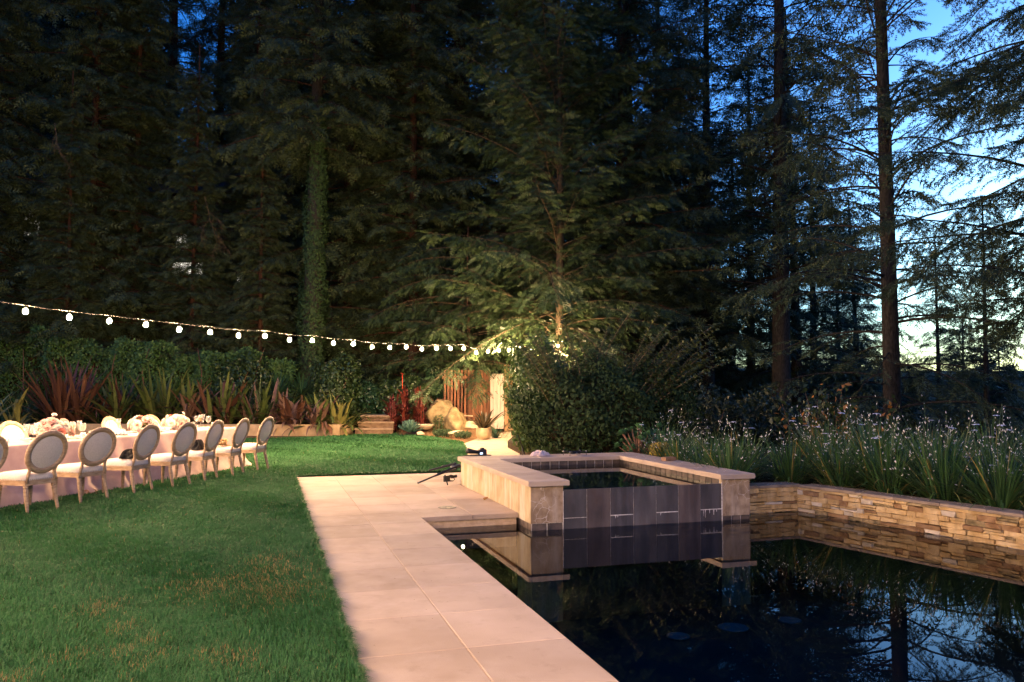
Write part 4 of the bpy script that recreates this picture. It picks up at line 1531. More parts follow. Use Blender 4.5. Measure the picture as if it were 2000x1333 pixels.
def blades(base, n_, length, width, spread, droop, rs, lean=(0, 0), segs=6, r0=0.05, base_el=(0.3, 1.45), lvar=0.35, fold=0.25, tip=True):
    """strap leaves fanning from one crown; returns verts, quads, v"""
    V, Fc, vv = [], [], []
    for k in range(n_):
        az = rs.uniform(0, 2 * PI)
        el = PI / 2 - spread * abs(rs.normal(0, 0.5)) if base_el is None else rs.uniform(*base_el)
        L = length * rs.uniform(1 - lvar, 1.05)
        w = width * rs.uniform(0.7, 1.15)
        d = np.array([math.cos(az) * math.cos(el) + lean[0], math.sin(az) * math.cos(el) + lean[1], math.sin(el)])
        d /= np.linalg.norm(d)
        p = np.array(base, float) + np.array([math.cos(az), math.sin(az), 0]) * r0 * rs.uniform(0, 1)
        side = np.array([-math.sin(az + rs.uniform(-0.6, 0.6)), math.cos(az), 0])
        dr = droop * rs.uniform(0.4, 1.5)
        b0 = len(V)
        val = rs.uniform(0, 1)
        for j in range(segs + 1):
            t = j / segs
            ww = w * (0.55 + 0.45 * math.sin(min(t * 1.6, 1) * PI / 2)) * (1 - max(0, t - 0.55) / 0.45) ** 0.8 if tip else w
            side_ = side - d * np.dot(side, d)
            side_ /= max(np.linalg.norm(side_), 1e-6)
            V.append(p - side_ * ww / 2)
            V.append(p + side_ * ww / 2)
            vv += [val, val]
            p = p + d * (L / segs)
            d = d + np.array([0, 0, -dr * (0.4 + 1.2 * t) / segs])
            d /= np.linalg.norm(d)
        for j in range(segs):
            a = b0 + 2 * j
            Fc.append((a, a + 1, a + 3, a + 2))
    return V, Fc, vv


LEAF_T = np.array([(0, 0, 0), (0.3, -0.28, 0.06), (0.68, -0.22, 0.05), (1, 0, -0.06), (0.68, 0.22, 0.05), (0.3, 0.28, 0.06)])
LEAF_F = np.array([[0, 1, 5, 5], [1, 2, 4, 5], [2, 3, 4, 4]])
LEAF_Q = np.array([(0, 0, 0), (0.5, -0.30, 0.09), (1, 0, -0.05), (0.5, 0.30, 0.09)])
LEAF_QF = np.array([[0, 1, 2, 3]])


def leaf_cloud(name, mat, pos, out, size, rs, upw=0.4, vary=0.35, jit=0.8, vmul=None):
    """leaves at pos facing roughly outwards"""
    N = len(pos)
    o = norm(out + rs.normal(0, jit, (N, 3)))
    hang = norm(np.cross(o, rs.normal(0, 1, (N, 3))) + np.array([0, 0, -upw]))
    Mx = frames(hang, o) * (size * rs.uniform(1 - vary, 1 + vary, N))[:, None, None]
    rv = rs.uniform(0, 1, N) if vmul is None else vmul
    V, Fc, r_ = stamp(LEAF_Q, LEAF_QF, Mx, pos, rv)
    return np_mesh(name, V, Fc, mat, {'v': r_})


# ------------------------------------------------------------------ far border: flax, hedge, shrubs
M['flax_green'] = leafmat('flax_green', (0.055, 0.085, 0.022), (0.14, 0.16, 0.045), 0.4, 0.15)
M['flax_bronze'] = leafmat('flax_bronze', (0.075, 0.032, 0.02), (0.18, 0.085, 0.05), 0.4, 0.15)
M['flax_purple'] = leafmat('flax_purple', (0.08, 0.045, 0.035), (0.22, 0.13, 0.09), 0.4, 0.15)
M['flax_yellow'] = leafmat('flax_yellow', (0.16, 0.16, 0.04), (0.26, 0.24, 0.07), 0.4, 0.2)
blade_meshes = {}
rsb = np.random.RandomState(21)
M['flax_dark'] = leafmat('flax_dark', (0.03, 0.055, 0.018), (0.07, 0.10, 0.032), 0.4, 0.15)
for mk in ('flax_green', 'flax_bronze', 'flax_purple', 'flax_yellow', 'flax_dark'):
    L_ = []
    for k, (dr, bend) in enumerate(((0.1, 0), (0.35, 0), (0.7, 0), (1.2, 0), (2.0, 0), (0.25, 1.0), (0.5, 1.5))):
        # a folded strap leaf, 1 m long along +x, bending down
        V, Fc, vv = [], [], []
        p = np.zeros(3)
        el = 0.0
        val = rsb.uniform(0, 1)
        for j in range(8):
            t = j / 7
            w = 0.052 * (0.6 + 0.4 * math.sin(min(t * 1.8, 1) * PI / 2)) * (1 - max(0, t - 0.6) / 0.4) ** 0.75
            ca, sa = math.cos(el), math.sin(el)
            nrm_ = np.array([sa, 0, ca])
            V += [p + np.array([0, -w / 2, 0]) + nrm_ * w * 0.25, p, p + np.array([0, w / 2, 0]) + nrm_ * w * 0.25]
            vv += [val] * 3
            p = p + np.array([ca, 0, -sa]) / 7
            el += dr / 7 * (0.3 + 1.6 * t) + (1.1 * bend if j == 4 else 0)
        for j in range(7):
            a = 3 * j
            Fc += [(a, a + 1, a + 4, a + 3), (a + 1, a + 2, a + 5, a + 4)]
        L_.append(np_mesh('leaf', V, Fc, M[mk], {'v': vv}, True))
    blade_meshes[mk] = L_


def flax(px, d, z, h, n_, mats, label, seed, wide=1.0, droopy=0.5, lean=0.0):
    rg = random.Random(seed)
    root = empty('flax_plant', P(px, d, z), 0, label, 'flax', 'flax plants in the far border')
    fans = [(rg.gauss(0, 0.26), rg.gauss(0, 0.16), rg.uniform(0, PI), 0) for _ in range(6)]
    for k in range(int(n_ * 1.8)):
        fx, fy, fa, ft = fans[k % len(fans)]
        az = fa + (PI if rg.random() < 0.5 else 0) + rg.gauss(0, 0.28)
        tl = min(1.45, (rg.uniform(0.04, 1.0) ** 1.15) * 1.0 * wide + abs(rg.gauss(0, 0.08)))
        L = h * rg.uniform(0.5, 1.15) * (1.0 + 0.08 * tl)
        ms = rg.choice(mats)
        idx = min(4, max(0, int(rg.gauss(1.6 + 2.6 * droopy * (tl + 0.3), 1.2))))
        if rg.random() < 0.16:
            idx = rg.choice((5, 6))
        # leaf axis tilted away from vertical by tl
        rot = Euler((0, -(PI / 2 - tl), az), 'XYZ')
        r_ = rg.uniform(0, 0.08)
        link('leaf', blade_meshes[ms][idx], root, (fx + r_ * math.cos(az), fy + r_ * math.sin(az), -0.02), (rg.uniform(-0.25, 0.25), -(PI / 2 - tl), az), (L, 2.1 * rg.uniform(0.65, 1.3), 1.0))
    return root


GZ = 0.29
flax(125, 26.3, GZ, 2.25, 60, ['flax_bronze'], 'tall bronze-red flax behind the left end of the table', 1, 0.85, 0.3)
flax(-5, 24.6, 0.25, 1.5, 22, ['flax_yellow'], 'yellow-green flax with arching leaves at the left edge', 2, 1.5, 1.1)
flax(222, 26.6, GZ, 1.85, 52, ['flax_green', 'flax_green', 'flax_bronze'], 'olive green flax just right of the bronze-red one', 3, 1.1, 0.5)
flax(302, 26.8, GZ, 1.95, 54, ['flax_green'], 'broad green flax behind the middle bouquet', 4, 1.15, 0.5)
flax(384, 26.7, GZ, 1.7, 48, ['flax_green', 'flax_bronze', 'flax_purple'], 'mixed green and bronze flax behind the right bouquet', 5, 1.1, 0.6)
flax(442, 26.6, GZ, 1.75, 48, ['flax_bronze', 'flax_green'], 'dull bronze flax behind the fourth chair from the right', 6, 1.0, 0.6)
flax(510, 26.4, GZ, 1.7, 48, ['flax_green', 'flax_green', 'flax_purple'], 'green flax above the left end of the bare planter wall', 7, 1.1, 0.7)
flax(572, 26.0, GZ, 1.35, 46, ['flax_purple', 'flax_bronze'], 'purplish flax spilling over the middle of the planter wall', 8, 1.35, 1.2)
flax(622, 25.9, GZ, 1.3, 40, ['flax_purple', 'flax_green', 'flax_bronze'], 'mixed flax drooping over the right end of the planter wall', 9, 1.4, 1.2)
flax(668, 26.2, 0.2, 1.25, 40, ['flax_green', 'flax_yellow'], 'green-gold flax beside the left end of the garden steps', 10, 1.4, 0.9)

fil = ['left of the bronze-red flax', 'under the bronze-red flax', 'between the bronze-red and olive flax', 'behind the left bouquet', 'behind the middle bouquet', 'behind the right bouquet',
       'behind the third chair from the right', 'behind the second chair from the right', 'at the table end', 'above the middle of the planter wall', 'above the right end of the planter wall']
for k_, px_ in enumerate((62, 112, 172, 238, 274, 345, 412, 470, 540, 590, 645)):
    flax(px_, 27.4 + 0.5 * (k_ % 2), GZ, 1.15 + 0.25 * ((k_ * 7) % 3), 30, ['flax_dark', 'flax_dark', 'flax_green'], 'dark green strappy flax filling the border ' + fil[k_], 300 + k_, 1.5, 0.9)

M['hedge'] = leafmat('hedge_leaf', (0.03, 0.075, 0.02), (0.095, 0.185, 0.05), 0.5, 0.25, 0.25)
M['twig'] = surf('twig', (0.09, 0.05, 0.03), (0.16, 0.09, 0.05), 10, rough=0.8, bump=0.3)


def fill_shape(rs, N, lx, ly, hz, zbase, shell=0.5, box=0.45):
    """points in a rounded box, thick near the shell; returns pos, outward"""
    a = rs.normal(0, 1, (N, 3))
    a = norm(a)
    q = np.abs(a).max(1, keepdims=True)
    cube = a / q
    mixv = (1 - box) * a + box * cube
    r = 1 - shell * rs.uniform(0, 1, (N, 1)) ** 1.8
    p = mixv * r * np.array([[lx, ly, hz]])
    p[:, 2] += zbase + hz
    return p, a


def hedge_mesh():
    rs = np.random.RandomState(31)
    N = 30000
    x = rs.uniform(-6.2, 6.6, N)            # along, 0 at px 225
    top = 3.75 - 0.10 * (x + 6) + 0.18 * np.sin(x * 1.7) + 0.12 * np.sin(x * 4.1 + 1)
    z = top * (1 - rs.uniform(0, 1, N) ** 1.15 * 0.96)
    dep = 0.25 * np.sin(x * 2.3 + z * 1.1) + 0.16 * np.sin(x * 5.3 - z * 3.1) + 0.10 * np.sin(x * 11 + z * 7)
    y = dep + rs.uniform(0, 1, N) ** 2 * 0.5 + np.clip(z - top + 0.5, 0, 1) ** 2 * 0.8
    pos = np.stack([x, y, z], -1)
    out = np.stack([0 * x, -np.ones(N), 0.35 + 0 * x], -1)
    return leaf_cloud('foliage', M['hedge'], pos, out, 0.115, rs, 0.3, 0.4, 0.55)


hg = empty('ivy_hedge', P(225, 29.3, 0.1), -YAW, 'tall clipped dark green hedge behind the flax on the left', 'hedge')
link('foliage', hedge_mesh(), hg)
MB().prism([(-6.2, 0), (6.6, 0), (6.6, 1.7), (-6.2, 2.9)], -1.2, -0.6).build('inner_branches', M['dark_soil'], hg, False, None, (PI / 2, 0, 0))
for k in range(7):
    x = -5.4 + 1.75 * k + random.uniform(-0.4, 0.4)
    MB().tube([(x, -0.15, 0), (x + random.uniform(-0.1, 0.1), -0.22, 1.0), (x + random.uniform(-0.2, 0.2), -0.24, 2.0), (x + random.uniform(-0.2, 0.2), -0.1, 2.9)], [0.03, 0.025, 0.02, 0.01], 6).build('stem', M['twig'], hg, True)


def shrub(name, loc, lx, ly, hz, N, size, mat, label, seed, cat='shrub', stems=5, shell=0.6, upw=0.4, group=None, rz=-YAW, jitv=0.7):
    rs = np.random.RandomState(seed)
    root = empty(name, loc, rz, label, cat, group)
    p, a = fill_shape(rs, N, lx, ly, hz, 0.02, shell)
    # break the outline into clumps
    p *= (1 + 0.10 * np.sin(p[:, :1] * 5 + p[:, 2:3] * 4 + seed) + 0.06 * np.sin(p[:, 1:2] * 9 + p[:, :1] * 8))
    p[:, 2] = np.abs(p[:, 2])
    link('foliage', leaf_cloud('foliage', mat, p, a, size, rs, upw, 0.35, jitv), root)
    rg = random.Random(seed)
    for k in range(stems):
        an = rg.uniform(0, 6.28)
        MB().tube([(0.05 * math.cos(an), 0.05 * math.sin(an), -0.05), (lx * 0.3 * math.cos(an), ly * 0.3 * math.sin(an), hz * 0.8), (lx * 0.7 * math.cos(an), ly * 0.7 * math.sin(an), hz * 1.5)], [0.03, 0.02, 0.008], 6).build('stem', M['twig'], root, True)
    return root


M['shrub_l'] = leafmat('shrub_leaf', (0.02, 0.045, 0.015), (0.06, 0.10, 0.03), 0.4, 0.2, 0.5)
M['palm'] = leafmat('palm_leaf', (0.012, 0.04, 0.02), (0.03, 0.075, 0.035), 0.4, 0.1)
shrub('border_shrub', P(655, 28.6, 0.2), 0.85, 0.7, 1.2, 5200, 0.12, M['shrub_l'], 'rounded green shrub behind the flax left of the steps', 41, group='border shrubs')
shrub('border_shrub', P(480, 29.0, 0.2), 1.2, 0.7, 1.2, 5200, 0.12, M['shrub_l'], 'green shrub between the hedge and the ivy column', 42, group='border shrubs')
shrub('border_shrub', P(795, 29.2, 0.2), 1.0, 0.6, 0.85, 4200, 0.12, M['shrub_l'], 'dark green shrub behind the red cannas', 45, group='border shrubs')
shrub('border_shrub', P(850, 29.6, 0.2), 0.7, 0.5, 0.95, 3600, 0.11, M['palm'], 'dark green shrub behind the mossy boulders', 46, group='border shrubs')
shrub('dark_shrub', P(728, 29.6, 0.5), 0.9, 0.8, 0.62, 4200, 0.11, M['palm'], 'dark low shrub above the top garden step', 43)
# strappy dark plants behind
for k, (px, d, h) in enumerate(((545, 27.7, 1.9), (590, 27.9, 2.0))):
    rs = np.random.RandomState(60 + k)
    V, Fc, vv = blades((0, 0, 1.0), 90, 1.0, 0.045, 1.0, 1.2, rs, base_el=(-0.1, 1.4))
    o = empty('cordyline', P(px, d, 0.3), 0, ['dark strappy cordyline left of the ivy column', 'dark strappy cordyline under the ivy column'][k], 'cordyline', 'dark cordylines')
    link('leaves', np_mesh('leaves', V, Fc, M['palm'], {'v': vv}), o)
    MB().tube([(0, 0, -0.1), (0.02, 0, 0.5), (0, 0, 1.05)], [0.05, 0.045, 0.04], 8).build('stem', M['twig'], o, True)

# ------------------------------------------------------------------ rock garden by the gate
M['boulder'] = surf('boulder', (0.17, 0.125, 0.06), (0.33, 0.25, 0.13), 5, rough=0.9, bump=0.9, bscale=22, spec=0.15)
M['palerock'] = surf('palerock', (0.42, 0.31, 0.2), (0.56, 0.43, 0.29), 6, rough=0.9, bump=0.6, bscale=25)
mound = MB()
mound.grid(lambda a, b: (lambda q, z: (q.x, q.y, z))(P(775 + 190 * a, 24.9 + 0.9 * (1 - a) + (3.8 + 0.0 * a) * b), -0.02 + 0.42 * math.sin(min(1, b * 1.4) * PI / 2) * math.sin(min(1, a * 3 + 0.15) * PI / 2) * math.sin(min(1, (1.06 - a) * 4) * PI / 2) + 0.03 * math.sin(a * 25) * math.sin(b * 19)), 30, 20)
o = mound.build('rock_garden_soil', M['soil'], None, True)
tag(o, kind='structure')
rock('boulder', P(866, 27.2, 0.22), (0.70, 0.5, 0.72), 3, M['boulder'], 'larger mossy boulder standing at the back of the rock garden', 0.3)
rock('boulder', P(889, 26.2, 0.15), (0.62, 0.45, 0.58), 8, M['boulder'], 'rounded mossy boulder in front of the larger one', 1.3)
rock('flat_rock', P(893, 24.8, 0.10), (0.28, 0.2, 0.09), 12, M['palerock'], 'flat pale rock at the lawn edge below the boulders', 0.2)
rock('flat_rock', P(822, 25.4, 0.05), (0.19, 0.13, 0.08), 13, M['palerock'], 'small pale rock beside the blue agave', 0.8)
rock('flat_rock', P(921, 26.2, 0.22), (0.28, 0.2, 0.17), 17, M['palerock'], 'tan rock between the boulders and the potted plant', 0.5)
# slatted stone bench top by the fence
bn = MB()
for k in range(6):
    bn.box(-0.28 + 0.1 * k, -0.28 + 0.1 * k + 0.08, -0.13, 0.13, 0, 0.03)
o = bn.build('grate', M['palerock'], None, False, P(906, 26.6, 0.60), (0, 0.05, -YAW))
tag(o, 'striped pale grate lying behind the boulders at the fence', 'grate')
# shallow stone bowl
bw = MB().lathe([(0.16, 0.0), (0.24, 0.05), (0.31, 0.13), (0.315, 0.165), (0.28, 0.165), (0.22, 0.09), (0.01, 0.05)], 24, cap=False).build('stone_bowl', M['palerock'], None, True, P(831, 26.0, 0.19))
tag(bw, 'shallow weathered stone bowl between agave and boulders', 'bowl')
# agave
M['agave'] = leafmat('agave_leaf', (0.05, 0.115, 0.085), (0.11, 0.20, 0.15), 0.4, 0.05)
ag = empty('blue_agave', P(801, 25.5, 0.05), 0, 'blue-green agave rosette at the edge of the lawn', 'agave')
rg = random.Random(2)
agl = []
for k in range(3):
    mb = MB()
    mb.grid(lambda a, b: ((0.42 * b), (a - 0.5) * 0.085 * (0.7 + 0.9 * math.sin(min(b * 1.5, 1) * PI / 2)) * (1 - b ** 3), 0.10 * (abs(a - 0.5) * 2) ** 2 * 0.35 + (0.05 + 0.03 * k) * b * b), 4, 7)
    me = mb.mesh('leaf', M['agave'], True)
    a_ = me.attributes.new('v', 'FLOAT', 'POINT')
    a_.data.foreach_set('value', [0.2 + 0.35 * k] * len(me.vertices))
    agl.append(me)
for k in range(46):
    el = 0.12 + 1.25 * (k / 46) ** 0.9
    az = k * 2.39996
    link('leaf', agl[k % 3], ag, (0, 0, 0.06 + 0.10 * k / 46), (0, -el, az), (1.05 - 0.35 * k / 46,) * 3)
# red canna bed
M['canna'] = leafmat('canna_leaf', (0.06, 0.014, 0.012), (0.19, 0.04, 0.025), 0.4, 0.2)
M['canna_stem'] = plain('canna_stem', (0.2, 0.04, 0.03), 0.5)
M['canna_fl'] = plain('canna_flower', (0.75, 0.07, 0.03), 0.5, 0.3)
rg = random.Random(6)
cn_labels = ['red canna with the scarlet flower above the agave', 'dark red canna nearest the garden steps', 'red canna behind the stone bowl', 'dark red canna left of the boulders', 'low dark red canna beside the top step']
for k, (px, d, h) in enumerate(((789, 26.7, 1.5), (766, 27.0, 1.15), (829, 26.6, 1.45), (846, 27.3, 1.15), (808, 27.4, 1.3))):
    root = empty('red_canna', P(px, d, 0.15), rg.uniform(0, 6), cn_labels[k], 'canna', 'red cannas in the rock garden')
    rs = np.random.RandomState(80 + k)
    Vs, Fs, vs = [], [], []
    sm = MB()
    for s_ in range(8):
        ox, oy = rg.uniform(-0.28, 0.28), rg.uniform(-0.22, 0.22)
        hh = h * rg.uniform(0.55, 1.0)
        if s_ == 0:
            hh = h
        sm.tube([(ox, oy, -0.05), (ox * 1.1, oy * 1.1, hh * 0.5), (ox * 1.4, oy * 1.2, hh)], [0.013, 0.011, 0.006], 6)
        for j in range(9):
            z = hh * (0.12 + 0.8 * j / 9)
            V, Fc, vv = blades((ox * 1.1, oy * 1.1, z), 1, 0.46, 0.10, 1, 1.3, rs, base_el=(0.25, 1.2), segs=5, r0=0.01)
            b0 = len(Vs)
            Vs += V
            Fs += [tuple(i + b0 for i in f) for f in Fc]
            vs += vv
    link('leaves', np_mesh('leaves', Vs, Fs, M['canna'], {'v': vs}), root)
    sm.build('stem', M['canna_stem'], root, True)
    if k == 0:
        fm = MB()
        for j in range(7):
            an = j * 0.9
            fm.grid(lambda a, b: (0.09 * b * math.cos(an) - (a - 0.5) * 0.05 * math.sin(an) * math.sin(b * 2.6), 0.09 * b * math.sin(an) + (a - 0.5) * 0.05 * math.cos(an) * math.sin(b * 2.6), 0.02 + 0.07 * b - 0.05 * b * b + 0.01 * j), 3, 4)
        fm.tube([(0, 0, -0.45), (0, 0, 0.05)], 0.01, 6)
        fm.build('flower', M['canna_fl'], root, True, (0.0, -0.05, h + 0.28))
# ground-cover tufts at the lawn edge
M['cover'] = leafmat('cover_leaf', (0.03, 0.06, 0.025), (0.07, 0.115, 0.05), 0.5, 0.1)
for k, (px, d, w) in enumerate(((872, 25.0, 0.22), (905, 24.2, 0.26), (855, 25.3, 0.16))):
    shrub('ground_cover', P(px, d, 0.02), w, 0.16, 0.10, 700, 0.05, M['cover'], ['low green tuft left of the flat pale rock', 'low green tuft in front of the flat pale rock', 'smallest green tuft at the lawn edge below the bowl'][k], 90 + k, 'ground cover', 2)
shrub('young_shrub', P(856, 25.9, 0.1), 0.20, 0.15, 0.30, 420, 0.06, M['shrub_l'], 'thin young shrub in front of the mossy boulders', 97, stems=6, shell=0.95)
# potted plant by the gate
M['glaze'] = surf('glaze', (0.36, 0.26, 0.13), (0.47, 0.35, 0.19), 9, rough=0.4, bump=0.1, bscale=50, spec=0.5)
pot = empty('plant_pot', P(945, 23.75, 0.0), 0, 'round tan ceramic pot beside the path near the gate', 'pot')
MB().lathe([(0.13, 0.0), (0.19, 0.05), (0.235, 0.17), (0.235, 0.27), (0.22, 0.33), (0.225, 0.345), (0.20, 0.345), (0.195, 0.31), (0.01, 0.30)], 32, cap=False).build('pot_body', M['glaze'], pot, True)
MB().lathe([(0.2, 0.30), (0.1, 0.315), (0.01, 0.32)], 20).build('potting_soil', M['dark_soil'], pot, True)
M['potleaf'] = leafmat('pot_leaf', (0.03, 0.028, 0.014), (0.085, 0.06, 0.03), 0.4, 0.15)
rs = np.random.RandomState(5)
V, Fc, vv = blades((0, 0, 0.32), 34, 0.62, 0.07, 1, 1.1, rs, base_el=(0.5, 1.5), r0=0.12)
V2, F2, v2 = blades((0.05, 0, 0.35), 10, 0.85, 0.085, 1, 0.8, rs, lean=(0.5, -0.1), base_el=(0.6, 1.2), r0=0.1)
b0 = len(V)
pp_ = empty('potted_plant', P(945, 23.75, 0.001), 0, 'dark bronze-leaved plant growing in the tan pot', 'plant')
link('leaves', np_mesh('leaves', V + V2, Fc + [tuple(i + b0 for i in f) for f in F2], M['potleaf'], {'v': vv + v2}), pp_)
MB().tube([(0, 0, 0.28), (0.02, 0, 0.5)], 0.02, 6).build('stem', M['twig'], pp_, True)
M['fern'] = leafmat('fern_leaf', (0.02, 0.06, 0.03), (0.05, 0.11, 0.06), 0.4, 0.15)
rs = np.random.RandomState(15)
V, Fc, vv = blades((0, 0, 0.0), 60, 0.5, 0.03, 1, 1.0, rs, base_el=(0.4, 1.4), r0=0.1)
o = link('fern', np_mesh('fern', V, Fc, M['fern'], {'v': vv}), None, P(968, 24.6, 0.0))
tag(o, 'green fern between the tan pot and the gate', 'fern')

# ================================================================== BIG SHRUB BEHIND THE SPA
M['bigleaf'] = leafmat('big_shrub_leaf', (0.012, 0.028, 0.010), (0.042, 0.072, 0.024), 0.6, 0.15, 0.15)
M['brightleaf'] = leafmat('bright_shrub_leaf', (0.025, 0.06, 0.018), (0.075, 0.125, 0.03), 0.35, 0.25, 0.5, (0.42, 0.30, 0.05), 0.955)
rs = np.random.RandomState(51)
bs = empty('arching_shrub', P(1182, 15.5, 0.15), -YAW, 'big dark shrub with long arching leafy shoots behind the spa', 'shrub')
p, a = fill_shape(rs, 21000, 1.75, 1.0, 1.0, -0.1, 0.45, 0.12)
p *= (1 + 0.08 * np.sin(p[:, :1] * 6 + p[:, 2:3] * 5) + 0.05 * np.sin(p[:, 1:2] * 11 + p[:, 2:3] * 9))
p[:, 2] = np.abs(p[:, 2])
link('foliage', leaf_cloud('foliage', M['bigleaf'], p, a, 0.075, rs, 0.5, 0.35, 0.55), bs)
# shoots
sm = MB()
LP, LX, LN = [], [], []
for k in range(70):
    fan = rs.uniform(-1, 1)
    fan = np.sign(fan) * abs(fan) ** 0.8
    x0, y0 = fan * 1.15, rs.uniform(-0.6, 0.5)
    z0 = rs.uniform(0.8, 1.5)
    tilt = fan * 0.62 + 0.20 + rs.normal(0, 0.10)
    fwd = rs.normal(-0.05, 0.18)
    L = rs.uniform(1.0, 1.9) * (1.12 - 0.2 * abs(fan)) * (1.0 if tilt > 0.05 else 0.85)
    d = np.array([math.sin(tilt), fwd, math.cos(tilt)])
    q = np.array([x0, y0, z0])
    pl_ = [tuple(q)]
    nseg = int(L / 0.045)
    for j in range(nseg):
        d = d + np.array([0.010 * np.sign(tilt), 0, -0.007])
        d /= np.linalg.norm(d)
        q = q + d * 0.045
        if j % 5 == 4:
            pl_.append(tuple(q))
        if rs.uniform() < 0.95:
            for sgn in (-1, 1):
                an = j * 1.6 + (0 if sgn > 0 else PI)
                perp = np.array([math.cos(an), math.sin(an), 0.1])
                LP.append(q.copy())
                LX.append(perp * 0.9 + d * 0.35)
                LN.append(d + np.array([0, -0.4, 0.3]))
    if len(pl_) > 2:
        sm.tube(pl_, list(np.linspace(0.011, 0.004, len(pl_))), 4)
LP, LX, LN = np.array(LP), np.array(LX) + rs.normal(0, 0.2, (len(LP), 3)), np.array(LN)
Mx = frames(LX, LN) * (0.10 * rs.uniform(0.7, 1.25, len(LP)))[:, None, None]
V, Fc, r_ = stamp(LEAF_Q, LEAF_QF, Mx, LP, rs.uniform(0, 1, len(LP)))
M['shootleaf'] = leafmat('shoot_leaf', (0.03, 0.045, 0.016), (0.11, 0.13, 0.042), 0.45, 0.25, 0.3)
link('shoot_leaves', np_mesh('shoot_leaves', V, Fc, M['shootleaf'], {'v': r_}), bs)
sm.build('shoot', surf('shoot_bark', (0.13, 0.085, 0.05), (0.2, 0.14, 0.08), 10, rough=0.7, bump=0.2), bs, True)
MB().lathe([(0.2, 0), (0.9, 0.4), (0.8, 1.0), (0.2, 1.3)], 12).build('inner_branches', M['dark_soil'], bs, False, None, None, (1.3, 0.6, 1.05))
# bright leafy shrub on its left, lit by the path
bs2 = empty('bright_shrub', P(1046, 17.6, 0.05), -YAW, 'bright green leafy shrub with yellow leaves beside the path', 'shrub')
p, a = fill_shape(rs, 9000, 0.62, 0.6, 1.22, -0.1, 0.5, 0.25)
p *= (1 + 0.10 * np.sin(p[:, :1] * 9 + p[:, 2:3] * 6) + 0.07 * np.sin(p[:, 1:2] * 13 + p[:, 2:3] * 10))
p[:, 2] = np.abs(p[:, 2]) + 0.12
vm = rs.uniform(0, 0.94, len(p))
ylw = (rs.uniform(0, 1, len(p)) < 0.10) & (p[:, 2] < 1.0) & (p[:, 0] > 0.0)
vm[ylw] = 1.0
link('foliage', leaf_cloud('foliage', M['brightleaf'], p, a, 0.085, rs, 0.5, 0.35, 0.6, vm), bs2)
for k in range(5):
    MB().tube([(0.1 * math.cos(k * 1.3), 0.1 * math.sin(k * 1.3), -0.05), (0.2 * math.cos(k * 1.3), 0.2 * math.sin(k * 1.3), 1.0), (0.3 * math.cos(k * 1.3), 0.3 * math.sin(k * 1.3), 2.0)], [0.025, 0.018, 0.008], 6).build('stem', M['twig'], bs2, True)

# ------------------------------------------------------------------ succulents at the spa corner
M['aeon'] = leafmat('aeonium_leaf', (0.05, 0.14, 0.055), (0.12, 0.27, 0.11), 0.4, 0.15, 0.3)
ae = empty('aeonium', P(1247, 14.0, 0.2), -YAW, 'branching green rosette succulent behind the right spa corner', 'succulent')
rs = np.random.RandomState(71)
rz_ = []
T_, F__ = [], []
for k in range(22):
    el = 0.1 + 1.2 * k / 22
    az = k * 2.39996
    M3 = np.array(Euler((0, -el, az)).to_matrix())
    b0 = len(T_)
    for q in LEAF_Q * np.array([1.0 - 0.4 * k / 22, 0.9, 0.8]):
        T_.append(M3 @ q + np.array([0, 0, 0.25 * k / 22]))
    F__.append([b0, b0 + 1, b0 + 2, b0 + 3])
ros_me = np_mesh('rosette', np.array(T_) * 0.088, np.array(F__), M['aeon'], {'v': rs.uniform(0, 1, len(T_))})
mb = MB()
for k in range(46):
    x = rs.normal(0, 0.21) + (0.42 if k % 9 == 0 else 0)
    y = rs.normal(0, 0.13)
    z = rs.uniform(0.12, 0.74) - 0.25 * abs(x)
    mb.tube([(0.02, 0, -0.02), (x * 0.4, y * 0.4, z * 0.5), (x * 0.95, y * 0.95, z)], [0.016, 0.012, 0.008], 5)
    link('rosette', ros_me, ae, (x, y, z), (rs.uniform(-0.5, 0.5) - 0.3, rs.uniform(-0.5, 0.5), rs.uniform(0, 6)), (rs.uniform(0.75, 1.35),) * 3)
mb.build('stem', plain('aeonium_stem', (0.17, 0.08, 0.045), 0.7), ae, True)
M['sedum'] = leafmat('sedum_leaf', (0.30, 0.20, 0.03), (0.46, 0.34, 0.06), 0.4, 0.1)
sd = empty('yellow_succulent', P(1292, 13.3, 0.24), -YAW, 'bushy yellow succulent by the right coping of the spa', 'succulent')
p, a = fill_shape(rs, 1500, 0.22, 0.18, 0.13, 0.10, 0.5)
link('foliage', leaf_cloud('foliage', M['sedum'], p, a, 0.035, rs, -0.5, 0.3, 0.6), sd)
mb = MB()
for k in range(14):
    an = rs.uniform(0, 6.28)
    rr = rs.uniform(0.05, 0.18)
    mb.tube([(0, 0, -0.05), (rr * 0.5 * math.cos(an), rr * 0.5 * math.sin(an), 0.1), (rr * math.cos(an), rr * math.sin(an), 0.24)], 0.007, 5)
mb.build('stem', plain('sedum_stem', (0.28, 0.13, 0.06), 0.7), sd, True)
rock('grey_rock', P(1274, 13.0, 0.20), (0.20, 0.15, 0.13), 31, surf('lichen', (0.2, 0.2, 0.13), (0.38, 0.36, 0.25), 12, rough=0.9, bump=0.5), 'lichen-grey rock behind the right corner of the spa', 0.4)
rock('grey_rock', P(1263, 13.3, 0.30), (0.10, 0.09, 0.09), 32, M['palerock'], 'small pale rock beside the yellow succulent', 0.4)

